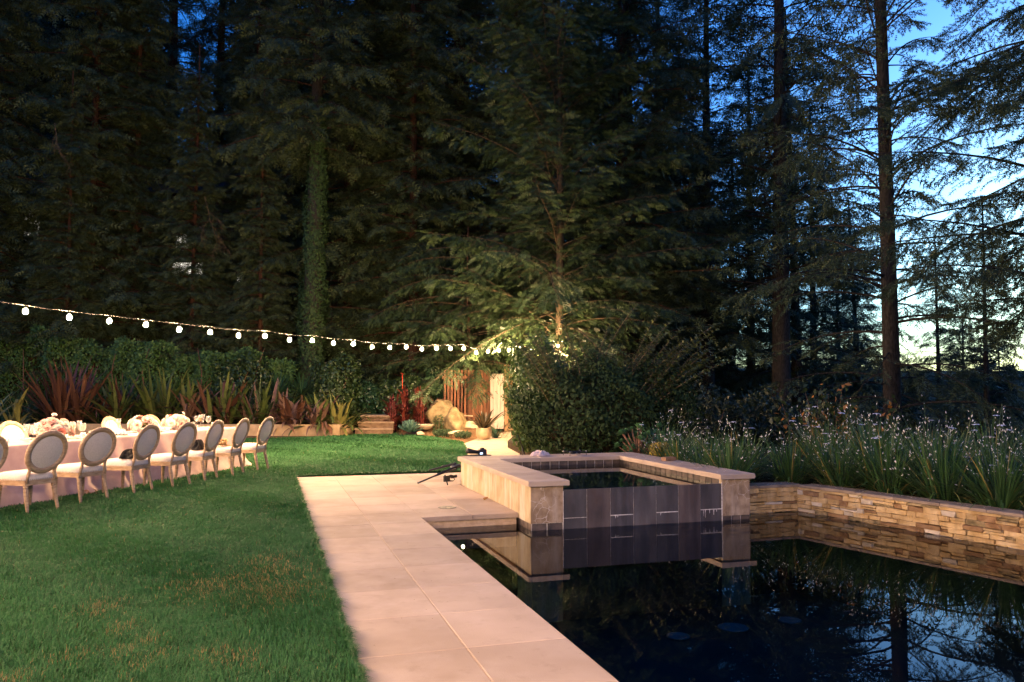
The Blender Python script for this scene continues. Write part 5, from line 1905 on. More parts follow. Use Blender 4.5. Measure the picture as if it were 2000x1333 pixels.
# ================================================================== IRIS BED
M['iris'] = leafmat('iris_leaf', (0.028, 0.072, 0.022), (0.072, 0.15, 0.042), 0.4, 0.25, 0.4, (0.32, 0.25, 0.07), 0.93)
M['iris_stem'] = plain('iris_stem', (0.05, 0.085, 0.025), 0.5)
M['bud'] = plain('iris_bud', (0.84, 0.79, 0.72), 0.6, 0.2)
M['iris_petal'] = plain('iris_petal', (0.80, 0.76, 0.78), 0.5, 0.2)
BUD_T = np.array([(0, 0, 0), (0.4, -0.16, -0.1), (0.4, 0.16, -0.1), (0.4, 0, 0.18), (1, 0, 0)])
BUD_F = np.array([[0, 2, 1], [0, 1, 3], [0, 3, 2], [1, 2, 4], [3, 1, 4], [2, 3, 4]])


def iris_variant(seed):
    rs = np.random.RandomState(seed)
    V, Fc, vv = blades((0, 0, 0), 190, 0.86, 0.017, 1, 0.95, rs, base_el=(0.5, 1.5), r0=0.2, segs=6)
    V2, F2, v2 = blades((0, 0, 0), 40, 0.66, 0.016, 1, 2.6, rs, base_el=(0.3, 0.9), r0=0.16, segs=6)
    b0 = len(V)
    V += V2
    Fc += [tuple(i + b0 for i in f) for f in F2]
    vv += [min(1.0, x + 0.28) for x in v2]
    leaves = np_mesh('leaves', V, Fc, M['iris'], {'v': vv})
    sm = MB()
    bp, bx_ = [], []
    fl = MB()
    for k in range(26):
        az = rs.uniform(0, 6.28)
        el = rs.uniform(0.7, 1.45)
        L = rs.uniform(0.45, 1.06)
        d = np.array([math.cos(az) * math.cos(el), math.sin(az) * math.cos(el), math.sin(el)])
        q = d * 0.0 + np.array([rs.uniform(-0.1, 0.1), rs.uniform(-0.1, 0.1), 0])
        pl_ = [tuple(q)]
        for j in range(5):
            q = q + d * L / 5
            d = d + np.array([0, 0, -0.05])
            d /= np.linalg.norm(d)
            pl_.append(tuple(q))
        sm.tube(pl_, 0.0035, 3, False)
        for j in range(rs.randint(2, 5)):
            dd = d + rs.normal(0, 0.55, 3) + np.array([0, 0, 0.5])
            dd /= np.linalg.norm(dd)
            off = q - d * rs.uniform(0, 0.16) + dd * rs.uniform(0.02, 0.07)
            bp.append(off)
            bx_.append(dd)
        if rs.uniform() < 0.05:
            c = q + d * 0.03
            for t in range(6):
                an = t * PI / 3
                fl.grid(lambda a, b: (c[0] + 0.045 * b * math.cos(an) - (a - 0.5) * 0.034 * math.sin(an) * math.sin(b * 2.4 + 0.4), c[1] + 0.045 * b * math.sin(an) + (a - 0.5) * 0.034 * math.cos(an) * math.sin(b * 2.4 + 0.4), c[2] + 0.018 * b - 0.025 * b * b), 2, 3)
    bp, bx_ = np.array(bp), np.array(bx_)
    Mx = frames(bx_, rs.normal(0, 1, bx_.shape)) * (rs.uniform(0.020, 0.046, len(bp)))[:, None, None]
    BV, BF, _ = stamp(BUD_T, BUD_F, Mx, bp)
    return leaves, sm.mesh('flower_stalk', M['iris_stem']), np_mesh('buds', BV, BF, M['bud']), fl.mesh('flower', M['iris_petal'], True)


IV = [iris_variant(100 + k) for k in range(6)]
irg = random.Random(17)
spots = []
for k in range(7):                                   # front row along the ledgestone wall
    q = WB + WDIR * (0.25 + 0.72 * k) - nrm * (0.48 + irg.uniform(0, 0.12))
    spots.append((q.x, q.y, 1.0, 'front row, %s clump from the spa' % ORD[k]))
for k in range(7):
    q = WB + WDIR * (-0.35 + 0.78 * k) - nrm * (1.10 + irg.uniform(-0.1, 0.1))
    spots.append((q.x, q.y, 1.06, 'second row, %s clump from the spa' % ORD[k]))
for k in range(7):
    q = WB + WDIR * (-1.0 + 0.82 * k) - nrm * (1.75 + irg.uniform(-0.12, 0.12))
    spots.append((q.x, q.y, 1.08, 'third row, %s clump from the spa' % ORD[k]))
for k in range(6):
    q = WB + WDIR * (-1.6 + 0.9 * k) - nrm * (2.45 + irg.uniform(-0.15, 0.15))
    spots.append((q.x, q.y, 1.1, 'back row, %s clump from the spa' % ORD[k]))
for k, (x, y) in enumerate(((6.22, 9.80), (6.30, 10.55), (6.25, 11.3), (6.42, 12.05), (6.9, 11.6), (6.95, 10.5), (6.8, 12.9), (7.15, 9.75))):
    spots.append((x, y, 0.95, 'beside the right spa wall, %s clump going back' % ORD[k]))
for (x, y, s, lab) in spots:
    v = IV[irg.randrange(6)]
    root = empty('white_iris', (x, y, 0.165), irg.uniform(0, 6.28), 'white-budded iris ' + lab, 'iris', 'white irises in the bed by the pool')
    root.scale = (s * irg.uniform(0.9, 1.2),) * 2 + (s * irg.uniform(0.78, 1.1),)
    root.rotation_euler = (irg.gauss(0, 0.08), irg.gauss(0, 0.08), root.rotation_euler.z)
    for nm, me in zip(('leaves', 'flower_stalk', 'buds', 'flower'), v):
        if len(me.vertices):
            pt = link(nm, me, root)
            if nm != 'leaves':
                pt['kind'] = 'stuff'

# autumn-leaved shrub behind the irises
M['autumn'] = leafmat('autumn_leaf', (0.02, 0.035, 0.012), (0.045, 0.065, 0.02), 0.4, 0.25, 0.4, (0.36, 0.15, 0.03), 0.83)
asr = empty('autumn_shrub', P(1618, 13.0, -0.1), -YAW, 'sparse shrub with orange autumn leaves behind the irises', 'shrub')
rs = np.random.RandomState(44)
mb = MB()
lp = []
for k in range(30):
    az = rs.uniform(0, 6.28)
    el = rs.uniform(0.75, 1.5)
    L = rs.uniform(0.9, 1.75)
    d = np.array([math.cos(az) * math.cos(el) * 1.2, math.sin(az) * math.cos(el) * 0.6, math.sin(el)])
    q = np.array([rs.uniform(-0.25, 0.25), rs.uniform(-0.1, 0.1), 0.0])
    pl_ = [tuple(q)]
    for j in range(8):
        q = q + d * L / 8
        d = d + rs.normal(0, 0.09, 3)
        d /= np.linalg.norm(d)
        pl_.append(tuple(q))
        if j > 1:
            for t in range(6):
                lp.append(q + rs.normal(0, 0.055, 3))
    mb.tube(pl_, list(np.linspace(0.010, 0.003, 9)), 5)
mb.build('stem', M['twig'], asr, True)
lp = np.array(lp)
link('foliage', leaf_cloud('foliage', M['autumn'], lp, norm(rs.normal(0, 1, lp.shape) + np.array([0, -0.6, 0])), 0.10, rs, 0.6, 0.35, 0.4), asr)
# dark shrubs filling the slope behind the irises
M['dkleaf'] = leafmat('dark_shrub_leaf', (0.010, 0.020, 0.010), (0.026, 0.042, 0.018), 0.5, 0.1)
dkl = ['low dark shrub right of the arching shrub, under the trees', 'low dark shrub behind the middle of the iris bed', 'low dark shrub left of the near fir trunk', 'low dark shrub at the foot of the near fir', 'low dark shrub at the right edge behind the irises']
for k, (px, d, lx, hz) in enumerate(((1385, 18.5, 1.6, 0.85), (1500, 20.0, 1.5, 0.75), (1655, 18.0, 1.3, 0.6), (1790, 17.0, 1.3, 0.55), (1950, 15.0, 1.4, 0.5))):
    shrub('dark_shrub', P(px, d, -0.25), lx, 1.0, hz, 4500, 0.11, M['dkleaf'], dkl[k], 140 + k, group='dark shrubs under the trees')

# ================================================================== LAWN BLADES
def lawn_grass():
    rs = np.random.RandomState(77)
    pts_ = []
    # density falls with distance
    bands = [(3.6, 6.5, 9500, 0.0042, 0.040), (6.5, 9.5, 5200, 0.0058, 0.042), (9.5, 14.15, 2600, 0.009, 0.045), (14.15, 20, 1100, 0.015, 0.05), (20, 29, 520, 0.024, 0.05)]
    poly = np.array(LAWN)
    def inside(x, y):
        c = np.zeros(len(x), bool)
        j = len(poly) - 1
        for i in range(len(poly)):
            xi, yi = poly[i]
            xj, yj = poly[j]
            hit = ((yi > y) != (yj > y)) & (x < (xj - xi) * (y - yi) / (yj - yi + 1e-12) + xi)
            c ^= hit
            j = i
        return c
    Vs, Fs, v1, v2 = [], [], [], []
    off = 0
    spots_ = []
    for (px, py, r) in ((425, 1268, 0.10), (470, 1278, 0.13), (255, 1220, 0.11), (260, 1262, 0.10), (285, 1290, 0.07), (150, 1275, 0.09), (45, 1318, 0.10), (545, 1110, 0.22), (585, 1108, 0.14),
                        (500, 1130, 0.25), (430, 1140, 0.3), (550, 1150, 0.3), (210, 1180, 0.15), (530, 1090, 0.2), (330, 1268, 0.07), (295, 1245, 0.09), (180, 1265, 0.06)):
        d0 = 1.5 * 1556 / (py - 760)
        q = P(px, d0)
        spots_.append((q.x, q.y, r))
    for (y0, y1, dens, w, h) in bands:
        l0 = -(1000 + 130) / 1556.0
        xmin = min((FW * y1 + RT * (l0 * y1)).x, -1.5) - 1.0
        xmax = 0.51 if y1 < 14.2 else 5.4
        A = (xmax - xmin) * (y1 - y0)
        N = int(A * dens)
        x = rs.uniform(xmin, xmax, N)
        y = rs.uniform(y0, y1, N)
        d = x * FW.x + y * FW.y
        l = x * RT.x + y * RT.y
        ok = inside(x, y) & (l / np.maximum(d, 0.1) > l0) & (d > 3)
        x, y = x[ok], y[ok]
        N = len(x)
        # mown tufts: clumping in height and lean
        cl1 = np.sin(x * 9.1 + 1.3 * np.sin(y * 7.3)) * np.sin(y * 8.3 + 1.1 * np.sin(x * 6.1))
        cl2 = np.sin(x * 31 + 2 * np.sin(y * 23)) * np.sin(y * 29 + 1.7 * np.sin(x * 19))
        hh = h * (1 + 0.22 * cl1 + 0.18 * cl2) * rs.uniform(0.6, 1.25, N)
        az = rs.uniform(0, 2 * PI, N) * 0.65 + 1.5 * np.sin(x * 2.1 + y * 1.3) + 0.8 * cl1
        ln = rs.uniform(0.25, 0.95, N)
        dry = np.zeros(N)
        for (sx, sy, r) in spots_:
            q = np.exp(-(((x - sx) / r) ** 2 + ((y - sy) / (r * 1.3)) ** 2))
            dry = np.maximum(dry, q)
        isdry = rs.uniform(0, 1, N) < dry * 0.42 + 0.006
        hh = np.where(isdry, hh * 0.8, hh)
        dx, dy = np.cos(az), np.sin(az)
        ww = w * rs.uniform(0.7, 1.3, N)
        z0 = np.full(N, -0.002)
        B = np.stack([x, y, z0], -1)
        side = np.stack([-dy, dx, 0 * x], -1) * ww[:, None] / 2
        midp = B + np.stack([dx * ln * hh * 0.35, dy * ln * hh * 0.35, hh * 0.62], -1)
        tipp = B + np.stack([dx * ln * hh * 1.0, dy * ln * hh * 1.0, hh * (1.05 - 0.4 * ln)], -1)
        V = np.stack([B - side, B + side, midp + side * 0.8, midp - side * 0.8, tipp], 1).reshape(-1, 3)
        base = off + np.arange(N)[:, None] * 5
        F1 = np.concatenate([base + np.array([[0, 1, 2]]), base + np.array([[0, 2, 3]]), base + np.array([[3, 2, 4]])], 0)
        Vs.append(V)
        Fs.append(F1)
        lush = 0.5 + 0.36 * np.sin(x * 1.3 + 0.7 * y) * np.sin(y * 1.1 - x * 0.4) + 0.14 * cl1
        val = np.clip(lush * 0.6 + rs.uniform(0, 0.5, N), 0, 0.88)
        val = np.where(isdry, rs.uniform(0.95, 1.0, N), val)
        v1.append(np.repeat(val, 5))
        off += N * 5
    # ragged fringe hanging over the paving edge
    for (xa, ya, xb, yb, N, sx, sy) in ((0.495, 3.4, 0.495, 14.1, 16000, 1, 0), (0.5, 14.16, 3.36, 14.17, 2600, 0, -1)):
        t = rs.uniform(0, 1, N) ** (1.6 if sx else 1)
        x = xa + (xb - xa) * t - sx * rs.uniform(0, 0.03, N) + 0 * t
        y = ya + (yb - ya) * t + (-sy) * rs.uniform(0, 0.03, N)
        dd = np.hypot(x, y)
        hh = rs.uniform(0.03, 0.075, N) * (1 + 0.4 * np.sin(y * 13 + x * 13) * np.sin(y * 5.3))
        ln = rs.uniform(0.3, 1.1, N)
        az = np.arctan2(sy, sx) + rs.normal(0, 0.8, N)
        dx, dy = np.cos(az), np.sin(az)
        ww = 0.0009 * dd * rs.uniform(0.7, 1.3, N)
        B = np.stack([x, y, np.full(N, -0.002)], -1)
        side = np.stack([-dy, dx, 0 * x], -1) * ww[:, None] / 2
        midp = B + np.stack([dx * ln * hh * 0.35, dy * ln * hh * 0.35, hh * 0.62], -1)
        tipp = B + np.stack([dx * ln * hh, dy * ln * hh, np.maximum(0.006, hh * (1.0 - 0.55 * ln))], -1)
        V = np.stack([B - side, B + side, midp + side * 0.8, midp - side * 0.8, tipp], 1).reshape(-1, 3)
        base = off + np.arange(N)[:, None] * 5
        Vs.append(V)
        Fs.append(np.concatenate([base + np.array([[0, 1, 2]]), base + np.array([[0, 2, 3]]), base + np.array([[3, 2, 4]])], 0))
        v1.append(np.repeat(rs.uniform(0.1, 0.88, N), 5))
        off += N * 5
    return np_mesh('lawn_grass', np.concatenate(Vs), np.concatenate(Fs), M['grass'], {'v': np.concatenate(v1)})


M['grass'] = leafmat('grass_blade', (0.015, 0.068, 0.021), (0.050, 0.158, 0.050), 0.6, 0.25, 0.18, (0.27, 0.20, 0.085), 0.9)
g = link('lawn_grass', lawn_grass())
tag(g, 'short mown green lawn grass with a few dry patches', 'grass', kind='stuff')
# ================================================================== TREES
def frond_template(rows, width=0.26):
    T_, F_ = [], []
    for i in range(rows):
        x = 0.08 + 0.80 * i / rows
        w = width * (1 - 0.45 * x)
        for s_ in (-1, 1):
            b = len(T_)
            T_ += [(x, 0, 0), (x + 0.13, 0, 0.0), (x + 0.24, s_ * w, -0.02)]
            F_.append((b, b + 1, b + 2) if s_ > 0 else (b + 1, b, b + 2))
    b = len(T_)
    T_ += [(0.82, -0.045, 0), (0.82, 0.045, 0), (1.12, 0, -0.02)]
    F_.append((b, b + 1, b + 2))
    return np.array(T_), np.array(F_)


def tuft_template(rows=5):
    """a short twig bristling with needles all round"""
    T_, F_ = [], []
    for i in range(rows):
        x = 0.05 + 0.8 * i / rows
        for s_ in range(3):
            an = s_ * 2.1 + i * 1.05
            cy_, sy_ = math.cos(an), math.sin(an)
            b = len(T_)
            T_ += [(x, 0, 0), (x + 0.10, 0.035 * -sy_, 0.035 * cy_), (x + 0.26, 0.22 * cy_, 0.22 * sy_)]
            F_.append((b, b + 1, b + 2))
    b = len(T_)
    T_ += [(0.8, -0.05, 0), (0.8, 0.05, 0), (1.1, 0, 0)]
    F_.append((b, b + 1, b + 2))
    return np.array(T_), np.array(F_)


TUFT = tuft_template()
FR4 = frond_template(4, 0.30)
FR3 = frond_template(3, 0.31)
FR2 = frond_template(2, 0.36)
UPV = np.array([0, 0, 1.0])


def rotz(v, an):
    c, s = math.cos(an), math.sin(an)
    return np.array([v[0] * c - v[1] * s, v[0] * s + v[1] * c, v[2]])


def conifer(seed, z0, z1, nbr, Lfn, elfn, curve, start, tsp, tlen, fl, tpl, mat, bark, nk=6, droop=0.25, limb_r=0.035, sparse=0.0, azfn=None, gap=None, keep=None, tip_up=0.0, limb_n=5, nj=0.95):
    """limbs and crown meshes for one tree, built round the z axis"""
    rs = np.random.RandomState(seed)
    limbs = MB()
    PO, DX, NZ = [], [], []
    T_, TF_ = tpl
    for k in range(nbr):
        f = (k + rs.uniform(0, 1)) / nbr
        z = z0 + (z1 - z0) * f
        az = rs.uniform(0, 2 * PI) if azfn is None else azfn(rs, f)
        L = Lfn(f) * rs.uniform(0.42, 1.2)
        el = elfn(f) + rs.normal(0, 0.2)
        dr_ = droop * rs.uniform(0.2, 2.2)
        ns = 8
        pts_ = [np.array([0, 0, z])]
        dirs = []
        for j in range(ns):
            t = (j + 0.5) / ns
            e = el + curve * t + tip_up * max(0, t - 0.6)
            az += rs.normal(0, 0.09)
            d = np.array([math.cos(az) * math.cos(e), math.sin(az) * math.cos(e), math.sin(e)])
            dirs.append(d)
            pts_.append(pts_[-1] + d * L / ns)
        pts_ = np.array(pts_)
        dirs = np.array(dirs)
        r0 = limb_r * (0.35 + 0.65 * L / max(Lfn(0.2), 0.1))
        limbs.tube([tuple(p) for p in pts_], list(np.linspace(r0, 0.005, ns + 1)), limb_n, False)
        nt = max(2, int(L * (1 - start) / tsp))
        tt = start + (1 - start) * (np.arange(nt) + rs.uniform(0, 1, nt)) / nt
        sp_ = sparse(f) if callable(sparse) else sparse
        if sp_:
            tt = tt[rs.uniform(0, 1, nt) > sp_]
            nt = len(tt)
            if nt == 0:
                continue
        xi = tt * ns
        i0 = np.clip(xi.astype(int), 0, ns - 1)
        fr = (xi - i0)[:, None]
        tp_ = pts_[i0] * (1 - fr) + pts_[i0 + 1] * fr
        bd = dirs[i0]
        side = norm(np.cross(bd, UPV[None, :])) * np.where(np.arange(nt) % 2 == 0, 1, -1)[:, None]
        td = norm(bd * 0.62 + side * 0.75 + rs.normal(0, 0.22, (nt, 3)) + np.array([0, 0, -dr_]))
        tl = (tlen * (1.15 - tt) * L ** 0.5 + 0.16) * rs.uniform(0.6, 1.2, nt)
        for q0, q1 in zip(tp_, tp_ + td * (tl * 0.9)[:, None]):
            b = len(limbs.v)
            w = 0.006
            limbs.v += [tuple(q0 + np.array([0, 0, w])), tuple(q0 - np.array([0, 0, w])), tuple(q1)]
            limbs.f.append((b, b + 1, b + 2))
        fk = (np.arange(nk)[None, :] + 0.6) / nk
        po = tp_[:, None, :] + td[:, None, :] * (tl[:, None] * fk)[:, :, None]
        po[:, :, 2] -= (droop * 0.5 * tl[:, None] * fk ** 2)
        s2 = norm(np.cross(td, UPV[None, :]))[:, None, :] * np.where(np.arange(nk) % 2 == 0, 1, -1)[None, :, None]
        s2[:, -1, :] *= 0.15
        fd = norm(td[:, None, :] * 0.8 + s2 * 0.62 + rs.normal(0, 0.18, (nt, nk, 3)) + np.array([0, 0, -dr_ * 0.8]))
        PO.append(po.reshape(-1, 3))
        DX.append(fd.reshape(-1, 3))
        # tuft at the branch tip
        PO.append(pts_[-1][None, :] - dirs[-1][None, :] * 0.05)
        DX.append(dirs[-1][None, :])
    PO = np.concatenate(PO)
    DX = np.concatenate(DX)
    N = len(PO)
    nz = norm(UPV[None, :] + rs.normal(0, nj, (N, 3)))
    Mx = frames(DX, nz) * (fl * rs.uniform(0.65, 1.25, N))[:, None, None]
    V, Fc, r_ = stamp(T_, TF_, Mx, PO, rs.uniform(0, 1, N))
    crown = np_mesh('crown', V, Fc, mat, {'v': r_})
    return limbs.mesh('limbs', bark), crown


def trunk_mesh(H, r0, r1, bark, seed, flute=0.06, bow=0.15, segs=16, n_=16):
    rg = random.Random(seed)
    ph = rg.uniform(0, 6)
    mb = MB()
    def fn(a, b):
        z = H * b - 0.5 * (1 - b)
        r = r0 + (r1 - r0) * b ** 0.85 + 0.35 * r0 * math.exp(-b * H / 0.7)
        an = a * 2 * PI
        r *= 1 + flute * math.sin(5 * an + ph) + flute * 0.6 * math.sin(9 * an + ph * 2 + b * 6)
        return (r * math.cos(an) + bow * math.sin(b * 3 + ph) * b, r * math.sin(an) + bow * math.cos(b * 2.3 + ph) * b, z)
    mb.grid(fn, n_, segs, True)
    return mb.mesh('trunk', bark, True)


M['needle_red'] = leafmat('redwood_needles', (0.022, 0.040, 0.016), (0.068, 0.094, 0.040), 0.55, 0.12, 0.25)
M['needle_fir'] = leafmat('fir_needles', (0.020, 0.036, 0.016), (0.062, 0.088, 0.040), 0.5, 0.12, 0.25)
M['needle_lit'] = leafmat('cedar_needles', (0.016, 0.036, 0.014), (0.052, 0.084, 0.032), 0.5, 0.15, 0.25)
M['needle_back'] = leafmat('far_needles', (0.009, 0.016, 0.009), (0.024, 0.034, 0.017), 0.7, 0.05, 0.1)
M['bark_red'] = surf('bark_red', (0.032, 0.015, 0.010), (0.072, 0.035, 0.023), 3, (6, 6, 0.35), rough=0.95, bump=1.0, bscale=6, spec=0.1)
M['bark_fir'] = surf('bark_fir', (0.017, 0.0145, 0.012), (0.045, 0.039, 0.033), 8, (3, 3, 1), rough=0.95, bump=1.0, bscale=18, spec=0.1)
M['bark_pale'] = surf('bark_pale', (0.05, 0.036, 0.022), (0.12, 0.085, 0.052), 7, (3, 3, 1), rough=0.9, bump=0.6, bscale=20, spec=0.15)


def make_tree(name, trunk, limbs, crown, label, group=None):
    root = empty(name, (0, 0, 0), 0, label, 'tree', group)
    link('trunk', trunk, root)
    link('limbs', limbs, root)
    link('crown', crown, root)
    return root


def tz(px, d):
    p = P(px, d)
    return float(terrain_z(np.array([p.x]), np.array([p.y]))[0])


def place(root, px, d, dz=0.0, rz=0.0, s=1.0, lean=(0, 0), label=None):
    p = P(px, d, tz(px, d) + dz)
    root.location = p
    root.rotation_euler = (lean[0], lean[1], rz)
    root.scale = (s, s, s)
    if label:
        root['label'] = label
    return root


# --- protos ---------------------------------------------------------------
LA, CA = conifer(201, 4.5, 29, 230, lambda f: 4.6 * (1 - 0.75 * f) , lambda f: 0.12 - 0.1 * f, -0.55, 0.18, 0.13, 0.60, 0.44, FR3, M['needle_red'], M['bark_red'], 6, 0.28, 0.045, 0.1, tip_up=0.5)
redA = make_tree('redwood_tree', trunk_mesh(31, 0.42, 0.06, M['bark_red'], 1), LA, CA, 'redwood')
LB, CB = conifer(202, 1.2, 24, 300, lambda f: 3.9 * (1 - 0.72 * f), lambda f: 0.2 - 0.1 * f, -0.6, 0.08, 0.12, 0.58, 0.40, FR3, M['needle_red'], M['bark_red'], 6, 0.25, 0.04, 0.1, tip_up=0.6)
redB = make_tree('redwood_tree', trunk_mesh(26, 0.22, 0.04, M['bark_red'], 2), LB, CB, 'redwood')
LK, CK = conifer(203, 1.0, 31, 210, lambda f: 4.8 * (1 - 0.65 * f), lambda f: 0.1, -0.5, 0.10, 0.26, 0.62, 0.90, FR2, M['needle_back'], M['bark_fir'], 5, 0.25, 0.05, 0.05, limb_n=3)
farK = make_tree('forest_tree', trunk_mesh(32, 0.36, 0.05, M['bark_fir'], 3, n_=8, segs=6), LK, CK, 'far')
# airy firs for the open side
LF, CF = conifer(204, 7.0, 26, 185, lambda f: 4.7 * (1 - 0.66 * f), lambda f: 0.35 - 0.1 * f, -0.55, 0.25, 0.13, 0.60, 0.42, FR3, M['needle_fir'], M['bark_fir'], 5, 0.3, 0.04, 0.24)
firF = make_tree('fir_tree', trunk_mesh(27, 0.36, 0.05, M['bark_fir'], 4), LF, CF, 'fir')

grp_r = 'redwoods behind the lawn'
# (proto, px, d, dz, rz, scale, lean, label)
RED = [
    (redA, 664, 34, 0, 0.4, 1.0, 2.0, 'redwood with a bare reddish trunk just right of the ivy column'),
    (redA, 908, 37, 0, 1.9, 1.15, 1.9, 'tall redwood whose dark trunk stands against the sky left of centre'),
    (redB, 806, 32.3, 0, 3.1, 1.05, 0, 'full redwood with lit drooping sprays above the red cannas'),
    (redB, 735, 34, 0, 0.7, 0.9, 0, 'smaller redwood between the bare reddish trunk and the lit sprays'),
    (redB, 508, 31, 0, 2.2, 0.55, 0, 'young redwood with a thin pale trunk left of the ivy column'),
    (redB, 490, 36.5, 0, 5.1, 0.9, 0, 'redwood uphill between the lit house windows and the ivy column'),
    (redB, 258, 33.5, 0, 4.0, 0.9, 0, 'redwood whose reddish foot shows above the hedge'),
    (redA, 322, 41, 0, 5.3, 1.1, 0, 'tall redwood whose trunk crosses the sky gap at top left'),
    (redA, 418, 45, 0, 2.6, 1.05, 0, 'redwood trunk just right of the sky gap at top left'),
    (redA, 556, 43, 0, 3.7, 1.1, 0, 'redwood with a straight trunk at the top, above the ivy column'),
    (redB, 172, 32.5, 0, 1.2, 1.05, 0, 'dense redwood behind the bronze flax'),
    (redB, -45, 31.5, 0, 2.9, 1.1, 0, 'dense redwood at the left edge beside the lit window'),
    (redA, -60, 35, 0, 0.9, 1.0, 0, 'redwood reaching in from beyond the left edge'),
    (redB, 372, 31.6, 0, 0.3, 0.6, 0, 'low redwood with lit sprays over the right end of the hedge'),
    (redB, 125, 30.8, 0, 4.6, 0.55, 0, 'low redwood leaning out over the left part of the hedge'),
]
for i, (pr_, px, d, dz, rz, s, ln, lab) in enumerate(RED):
    first = pr_ in (redA, redB) and pr_.location.length == 0
    o = pr_ if first else copy_tree(pr_)
    place(o, px, d, dz, rz, s, (0, R(ln)), lab)
    tag(o, lab, 'tree', grp_r)

# far trees closing the view
fr = random.Random(12)
firstk = True
for row, (d0, px0, px1, stp) in enumerate(((50, -190, 1290, 62), (64, -160, 1330, 58), (80, 1360, 2150, 50), (50, 1310, 1420, 60))):
    px = px0
    while px < px1:
        if (300 < px < 470) or (915 < px < 1000):
            px += 40
            continue
        o = farK if firstk else copy_tree(farK)
        firstk = False
        place(o, px + fr.uniform(-18, 18), d0 + fr.uniform(-4, 4), fr.uniform(-1.5, 0), fr.uniform(0, 6.28), fr.uniform(0.8, 1.05) * (0.74 if row == 2 else 1.0))
        tag(o, ['dark forest tree just behind the redwoods', 'dark forest tree farthest back behind the redwoods', 'low treetop on the horizon behind the firs', 'dark tall tree behind the firs right of centre'][row], 'tree', ['forest trees behind the redwoods', 'farthest forest trees', 'treetops on the horizon', 'tall trees behind the firs'][row])
        px += stp * fr.uniform(0.75, 1.25)

# firs on the open side
FIR = [(1925, 34, 1.4, 0.52, 0, 'low fir top beyond the irises near the right edge'),
       (1835, 39, 3.4, 0.56, 0, 'low fir top just right of the near fir trunk'),
       (1880, 58, 2.4, 0.75, 0, 'fir far beyond the irises right of the near fir trunk'),
       (1522, 30, 0.4, 1.15, 1.0, 'thick-trunked fir standing left of the near fir, against the sky'),
       (1466, 41, 1.0, 0.95, -2.0, 'slim leaning fir trunk in the bright gap left of the thick trunk'),
       (1384, 34, 2.2, 1.0, 0, 'dark fir right of the arching shrub'),
       (1290, 37, 3.0, 1.0, 0, 'fir whose trunk shows blue sky on its right, behind the shrub'),
       (1236, 31, 4.1, 0.9, 0, 'reddish slim fir trunk behind the tips of the arching shrub'),
       (1556, 38, 5.2, 0.95, 0, 'slim fir just right of the thick trunk'),
       (1588, 46, 0.9, 1.0, 1.0, 'thinner fir trunk behind the orange-leaved shrub'),
       (1690, 44, 1.7, 0.75, 3.0, 'small leaning fir left of the near fir trunk'),
       (1330, 45, 2.9, 1.1, 0, 'tall fir farther back between the two dark trunks'),
       (1430, 52, 2.0, 1.1, 0, 'fir far back in the bright gap'),
       (1640, 56, 3.3, 1.0, 0, 'fir far back behind the near fir')]
for i, (px, d, rz, s, ln, lab) in enumerate(FIR):
    o = firF if i == 0 else copy_tree(firF)
    place(o, px, d, 0, rz, s, (0, R(ln)), lab)
    tag(o, lab, 'tree', 'firs on the slope')

# near fir on the right with long bare limbs
L1, C1 = conifer(211, 1.5, 21, 175, lambda f: 4.3 * (1 - 0.6 * f) * (0.75 if f < 0.08 else 1), lambda f: (0.15 + 1.2 * min(f, 0.35)), -0.75, 0.36, 0.085, 0.55, 0.22, TUFT, M['needle_fir'], M['bark_fir'], 6, 0.3, 0.032, (lambda f: 0.55 if f < 0.30 else 0.25), limb_n=6)
t1 = make_tree('fir_tree', trunk_mesh(24, 0.215, 0.05, M['bark_fir'], 5, 0.03, 0.06), L1, C1, 'near fir with a full trunk and long bare limbs on the right', 'firs on the slope')
place(t1, 1741, 19, 0, 0.6, 1.0)
# fir beyond the right edge whose boughs hang into view
L2, C2 = conifer(212, 2.5, 18, 165, lambda f: 4.8 * (1 - 0.5 * f), lambda f: 0.15, -0.55, 0.20, 0.07, 0.50, 0.20, TUFT, M['needle_fir'], M['bark_fir'], 7, 0.32, 0.035, 0.05)
t2 = make_tree('fir_tree', trunk_mesh(19, 0.24, 0.04, M['bark_fir'], 6, 0.03, 0.06), L2, C2, 'fir just outside the right edge with thick boughs hanging in', 'firs on the slope')
place(t2, 2165, 14.5, 0, 1.1, 1.0)
# lit tree in the middle, pale limbs rising steeply
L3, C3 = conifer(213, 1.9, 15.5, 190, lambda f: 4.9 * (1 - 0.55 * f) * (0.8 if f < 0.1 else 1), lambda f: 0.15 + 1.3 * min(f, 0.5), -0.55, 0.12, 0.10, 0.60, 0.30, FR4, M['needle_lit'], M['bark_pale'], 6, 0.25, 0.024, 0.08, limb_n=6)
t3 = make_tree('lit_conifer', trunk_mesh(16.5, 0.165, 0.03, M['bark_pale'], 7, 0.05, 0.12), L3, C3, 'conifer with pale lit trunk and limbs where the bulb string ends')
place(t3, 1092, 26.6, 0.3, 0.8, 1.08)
# darker full conifer behind its right side
L4, C4 = conifer(214, 3.4, 22, 200, lambda f: 4.2 * (1 - 0.55 * f), lambda f: 0.25, -0.5, 0.15, 0.12, 0.58, 0.38, FR3, M['needle_fir'], M['bark_red'], 6, 0.25, 0.04, 0.08, tip_up=0.7)
t4 = make_tree('full_conifer', trunk_mesh(24, 0.3, 0.05, M['bark_red'], 8), L4, C4, 'full dark conifer rising behind the right side of the lit conifer')
place(t4, 1215, 29.5, 0, 2.0, 1.05)
t5 = copy_tree(t4)
place(t5, 1010, 36, 0, 4.4, 1.2, (0, 0), 'full dark conifer behind the left side of the lit conifer')
